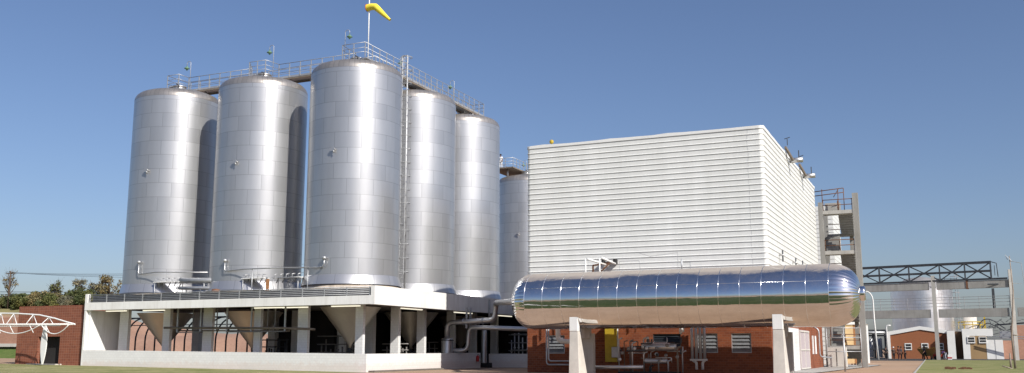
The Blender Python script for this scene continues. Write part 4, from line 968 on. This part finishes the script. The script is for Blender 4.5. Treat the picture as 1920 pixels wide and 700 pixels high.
# ------------------------------------------------------------------ trees and shrubs
def leafmat(name,c):
    a=N(name); oi=a.n('ShaderNodeNewGeometry'); n1=a.noise(.9,4,.6)
    c1=a.mix(oi.outputs['Random Per Island'],tuple(x*.65 for x in c),tuple(x*1.45 for x in c)); c1=a.mix(a.ramp(n1,[(.45,0.),(.7,.7)]),c1,(c[0]*1.6,c[1]*1.15,c[2]*.8))
    m=a.fin(c1,.7,0,None,.3); a.b.inputs['Subsurface Weight'].default_value=0; return m
LM=[leafmat('leaf_olive',(.085,.095,.030)),leafmat('leaf_dark',(.050,.066,.024)),leafmat('leaf_dry',(.14,.12,.055)),leafmat('leaf_grey',(.12,.12,.08))]
def tree(name,lab,cat,x,y,zb,hgt,rad,nleaf,lm,seed,trunk=.25,dens=1.0,bare=False,ls=.16,group='shrubs and trees on the hillside at the left'):
    rr=random.Random(seed); t=thing(name,lab,cat,(x,y,zb),group); q=MB()
    q.tube([(x,y,zb-.4),(x+rr.uniform(-.1,.1),y,zb+hgt*trunk),(x+rr.uniform(-.3,.3),y,zb+hgt*.8)],.1,7,True,[.10+hgt*.015,.07+hgt*.01,.03])
    cl=[]
    for i in range(11 if not bare else 15):
        a=rr.random()*2*PI; rz=rr.random(); rad_=rad*(.45+.5*rr.random())*math.sqrt(max(.1,1-(rz*1.1-.35)**2)); p=Vector((x+math.cos(a)*rad_,y+math.sin(a)*rad_,zb+hgt*(trunk+.08+(.92-trunk)*rz)))
        s=Vector((x,y,zb+hgt*(trunk*.6+.4*rz*.8))); m_=(s+p)/2+Vector((rr.uniform(-.2,.2),rr.uniform(-.2,.2),.1))
        q.tube([s,m_,p],.05,5,True,[.05+.006*hgt,.035,.012]); cl.append(p)
        if bare:
            for k in range(5):
                e=p+Vector((rr.uniform(-.7,.7),rr.uniform(-.7,.7),rr.uniform(.1,.9))); q.tube([m_.lerp(p,rr.random()),e],.012,4,False,[.02,.006])
    q.build('trunk',M['bark'],t)
    f=MB(); cs=[(p,rad*(.30+.25*rr.random())) for p in cl]+([(Vector((x,y,zb+hgt*.6)),rad*.55)] if not bare else [])
    for i in range(nleaf):
        p,r_=rr.choice(cs); d=Vector((rr.gauss(0,1),rr.gauss(0,1),rr.gauss(0,1))); d.normalize(); d*=r_*rr.random()**.45; d.z*=.75; c_=p+d
        if c_.z<zb: continue
        n_=Vector((rr.gauss(0,1),rr.gauss(0,1),rr.gauss(0,.7)+.5)).normalized(); u=n_.orthogonal().normalized(); v=n_.cross(u); s=ls*(.5+rr.random())
        b=len(f.v); f.v += [tuple(c_+u*s),tuple(c_+v*s*.6),tuple(c_-u*s),tuple(c_-v*s*.6)]; f.face((b,b+1,b+2,b+3))
    f.build('crown',LM[lm],t)
rr=random.Random(99)
HL=['dark bushy shrub','olive green shrub','pale dry shrub','grey green shrub']
ords=['first','second','third','fourth','fifth','sixth','seventh','eighth','ninth','tenth','eleventh','twelfth','thirteenth','fourteenth','fifteenth','sixteenth','seventeenth','eighteenth','nineteenth','twentieth','twenty first','twenty second','twenty third']
# seen above the annex and the far left wall: positions along the bank top
i=0; xx=-133
while xx<-99.5:
    lm=[0,1,0,2,1,0,3][i%7]; hgt=rr.uniform(1.3,2.0)
    tree('shrub',f'{HL[{1:0,0:1,2:2,3:3}[lm]]} in the front row on the bank, {ords[i]} from the left','shrub',xx,94.5+rr.uniform(-.6,.8),7.0,hgt,1.7,4200,lm,100+i,.1,ls=.11); xx+=rr.uniform(1.7,2.1); i+=1
i=0; xx=-136
while xx<-104:
    lm=[1,2,0,1,3,0][i%6]; hgt=rr.uniform(1.7,2.5)
    tree('shrub',f'{HL[{1:0,0:1,2:2,3:3}[lm]]} in the rear row on the bank, {ords[i]} from the left','shrub',xx,98.5+rr.uniform(-.8,.8),7.2,hgt,1.9,4200,lm,200+i,.15,ls=.12); xx+=rr.uniform(2.6,3.4); i+=1
tree('bare_tree','half bare tall thin tree at the far left beside the utility pole','tree',-120.5,95,7.2,5.2,1.0,110,2,301,.5,bare=True)
tree('young_tree','sparse dark topped tree in the middle of the shrub line','tree',-117.2,100,7.2,3.9,1.0,600,0,302,.5,bare=True,ls=.12)
tree('young_tree','sparse pale tree above the right half of the brick annex','tree',-112.6,100,7.2,3.9,1.2,600,3,303,.5,bare=True,ls=.12)
tree('young_tree','wide pale tree just above the right end of the brick annex','tree',-110.0,101,7.2,3.6,1.5,750,3,304,.5,bare=True,ls=.12)
tree('dry_tree','sparse brownish tree against the sky just left of the leftmost tank','tree',-103.6,97,6.9,4.7,1.7,1000,2,305,.4,bare=True,ls=.12)
# vegetation in the opposite direction, seen only in reflections
for k in range(14):
    tree('shrub',f'roadside tree behind the viewpoint, {ords[k%15]} along the road','tree',-120+k*18+rr.uniform(-4,4),-120+rr.uniform(-10,10),0,rr.uniform(3,5),3,500,k%2,400+k,.2,ls=.5,group='trees along the road behind the viewpoint') if 0 else None

# ------------------------------------------------------------------ people
def skin_mesh(name,joints,edges,radii,mat,parent,sub=1,root=0):
    me=bpy.data.meshes.new(name+'_t'); me.from_pydata(joints,edges,[]); o=bpy.data.objects.new(name+'_t',me); C.objects.link(o)
    s=o.modifiers.new('s','SKIN'); s.use_smooth_shade=True
    for i,r in enumerate(radii): me.skin_vertices[0].data[i].radius=(r,r) if not isinstance(r,tuple) else r
    me.skin_vertices[0].data[root].use_root=True
    u=o.modifiers.new('u','SUBSURF'); u.levels=sub; u.render_levels=sub
    dg=bpy.context.evaluated_depsgraph_get(); m2=bpy.data.meshes.new_from_object(o.evaluated_get(dg)); bpy.data.objects.remove(o)
    m2.name=name; m2.materials.clear(); m2.materials.append(mat)
    n=bpy.data.objects.new(name,m2); C.objects.link(n); n.parent=parent; return n
def person(lab,loc,head,top,bot,pose='stand',h=1.78,hatc=None):
    t=thing('person',lab,'person',loc); t.rotation_euler=(0,0,R_(head)); k=h/1.78
    # local frame: faces -Y
    sw={'stand':.05,'walk':.30,'bend':.10}[pose]
    if pose=='bend': pel=Vector((0,.12,.95)); ch=Vector((0,-.32,1.10)); nk=Vector((0,-.50,1.06)); hd=Vector((0,-.66,1.0))
    else: pel=Vector((0,0,.95)); ch=Vector((0,-.01,1.30)); nk=Vector((0,-.01,1.50)); hd=Vector((0,-.03,1.66))
    J=[pel,(pel+ch)/2,ch,nk,hd]
    def A(p): J.append(Vector(p)); return len(J)-1
    E=[(0,1),(1,2),(2,3),(3,4)]; Rr=[.135,.12,.14,.055,.10]
    for s,dy in ((-1,-sw),(1,sw)):
        hp=A(pel+Vector((.1*s,0,-.06))); kn=A((.12*s,dy*.7-.03,.50)); an=A((.12*s,dy+.03,.09)); to=A((.13*s,dy-.13,.04)); E+=[(0,hp),(hp,kn),(kn,an),(an,to)]; Rr+=[.095,.062,.042,.04]
    arm=[]
    for s,dy in ((-1,sw),(1,-sw)):
        sh=A(ch+Vector((.19*s,0,.10 if pose!='bend' else 0))); 
        if pose=='bend': el=A(ch+Vector((.2*s,-.08,-.28))); ha=A(ch+Vector((.15*s,-.25,-.52)))
        else: el=A((.26*s,dy*.4+.02,1.12)); ha=A((.24*s,dy*.8-.12,.90))
        fi=A(J[ha]+Vector((0,-.03,-.13))); E+=[(2,sh),(sh,el),(el,ha),(ha,fi)]; Rr+=[.06,.045,.032,.03]; arm.append((sh,el,ha))
    J2=[tuple(p*k) for p in J]; R2=[r*k for r in Rr]
    skin_mesh('body',J2,E,R2,M['skin'],t)
    # trousers
    jt=[0,5,6,7,9,10,11]; mp={v:i for i,v in enumerate(jt)}
    skin_mesh('trousers',[J2[i] for i in jt],[(mp[a],mp[b]) for a,b in E if a in mp and b in mp],[r*1.17+.012 for r in (R2[i] for i in jt)],bot,t)
    js=[0,1,2]+[x for a in arm for x in a[:2]]; mp={v:i for i,v in enumerate(js)}
    sj=[J2[i] for i in js]; sj[0]=tuple(Vector(sj[0])+(Vector(sj[1])-Vector(sj[0]))*.15)
    skin_mesh('shirt',sj,[(mp[a],mp[b]) for a,b in E if a in mp and b in mp],[r*1.2+.012 for r in (R2[i] for i in js)],top,t)
    q=MB(); hh=Vector(J2[4]); q.lathe([(.118*k,-.02*k),(.122*k,.04*k),(.10*k,.10*k),(.05*k,.135*k),(0,.14*k)],c=(hh.x,hh.y+.015*k,hh.z+.01),n=16); 
    if hatc: q.box(hh.x-.07,hh.x+.07,hh.y-.2,hh.y-.08,hh.z+.03,hh.z+.05)
    q.build('hat' if hatc else 'hair',hatc or M['hair'],t,org=(0,0,0))
    q=MB(); q.hexa([(hh.x-.015,hh.y-.12*k,hh.z-.03),(hh.x+.015,hh.y-.12*k,hh.z-.03),(hh.x+.015,hh.y-.08*k,hh.z-.03),(hh.x-.015,hh.y-.08*k,hh.z-.03),(hh.x-.01,hh.y-.105*k,hh.z+.02),(hh.x+.01,hh.y-.105*k,hh.z+.02),(hh.x+.01,hh.y-.08*k,hh.z+.02),(hh.x-.01,hh.y-.08*k,hh.z+.02)]); q.build('nose',M['skin'],t,org=(0,0,0))
    return t
navy=cloth('navy_cloth',(.015,.02,.05)); blk=cloth('black_cloth',(.015,.015,.018)); maroon=cloth('maroon_cloth',(.06,.02,.02)); gry=cloth('grey_cloth',(.05,.05,.06)); wht=cloth('white_cloth',(.75,.75,.75)); prp=cloth('purple_cloth',(.06,.03,.12)); pal=cloth('pale_trousers',(.40,.42,.48)); brn=cloth('brown_cloth',(.08,.05,.04))
H=1.95
person('person in navy overalls standing right beside the stair tower column',(-11.6,157.5,0),-70,navy,navy,'stand',2.05)
person('person all in black standing at the white corner of the gabled building',(-8.97,160.4,0),10,blk,blk,'stand',2.0)
person('person in brown top and white cap standing apart before the terracotta wall',(-7.92,160.9,0),30,brn,blk,'stand',H,wht)
person('person in maroon overalls, left one of the close pair',(-7.2,161.0,0),60,maroon,maroon,'stand',2.05)
person('person in black with pale sleeve, right one of the close pair',(-6.85,161.6,0),80,gry,blk,'stand',2.0)
person('person in grey shirt standing left of the window and facing the pair',(-6.3,161.5,0),-80,gry,blk,'stand',1.9)
person('person in dark clothes walking past the yellow skip',(-3.55,162.7,0),-60,gry,blk,'walk',2.05)
person('person bending over by the bridge column in a purple top and pale trousers',(-.75,162.2,0),-75,prp,pal,'bend',1.95)
person('person in white standing at the railing high on the distant landing',(-49.45,106.6,23.75),0,wht,wht,'stand',1.85)
# rubble by the kerb
t=MB(); rr=random.Random(31)
for (cx,cy,n) in ((-8.6,103,5),(-7.9,99,4),(.1,82,14),(1.1,82.5,10)):
    for i in range(n):
        x=cx+rr.gauss(0,.25); y=cy+rr.gauss(0,.8); s=.06+.1*rr.random()
        t.hexa([(x+a*s*rr.uniform(.7,1.2),y+b_*s*rr.uniform(.7,1.2),.0+c_*(.1+s*1.1)) for c_ in (0,1) for a,b_ in ((-1,-1),(1,-1),(1,1),(-1,1))])
tag(t.build('rubble',M['rust']),'scattered lumps of reddish earth and rubble on the ground',None,None,'stuff')

# ------------------------------------------------------------------ camera, sun, sky
cam=bpy.data.cameras.new('camera'); co=bpy.data.objects.new('camera',cam); C.objects.link(co)
cam.sensor_width=36; cam.lens=36*1800/1920; cam.clip_end=8000; cam.clip_start=.1
co.location=(0,0,1.6); co.rotation_euler=(PI/2+math.atan(305/1800),0,R_(24.2)); bpy.context.scene.camera=co
el,phi=R_(37),R_(61)
sd=Vector((math.cos(el)*math.sin(phi),-math.cos(el)*math.cos(phi),math.sin(el)))
sun=bpy.data.lights.new('sun','SUN'); sun.energy=4.6; sun.angle=R_(.53); sun.color=(1,.955,.88); so=bpy.data.objects.new('sun',sun); C.objects.link(so)
so.rotation_euler=sd.to_track_quat('Z','Y').to_euler()
w=bpy.data.worlds.new('World'); bpy.context.scene.world=w; w.use_nodes=True; nt=w.node_tree
sk=nt.nodes.new('ShaderNodeTexSky'); sk.sky_type='NISHITA'; sk.sun_disc=False; sk.sun_elevation=el
sk.sun_rotation=math.atan2(sd.x,sd.y); sk.altitude=0; sk.air_density=1.0; sk.dust_density=1.35; sk.ozone_density=4.5
mt=nt.nodes.new('ShaderNodeMix'); mt.data_type='RGBA'; mt.blend_type='MULTIPLY'; mt.inputs[0].default_value=1; mt.inputs[7].default_value=(1.03,.97,1.03,1)
nt.links.new(sk.outputs[0],mt.inputs[6]); nt.links.new(mt.outputs[2],nt.nodes['Background'].inputs[0]); nt.nodes['Background'].inputs[1].default_value=.080
vs=bpy.context.scene.view_settings; vs.view_transform='Standard'; vs.look='None'; vs.gamma=1; vs.exposure=.38
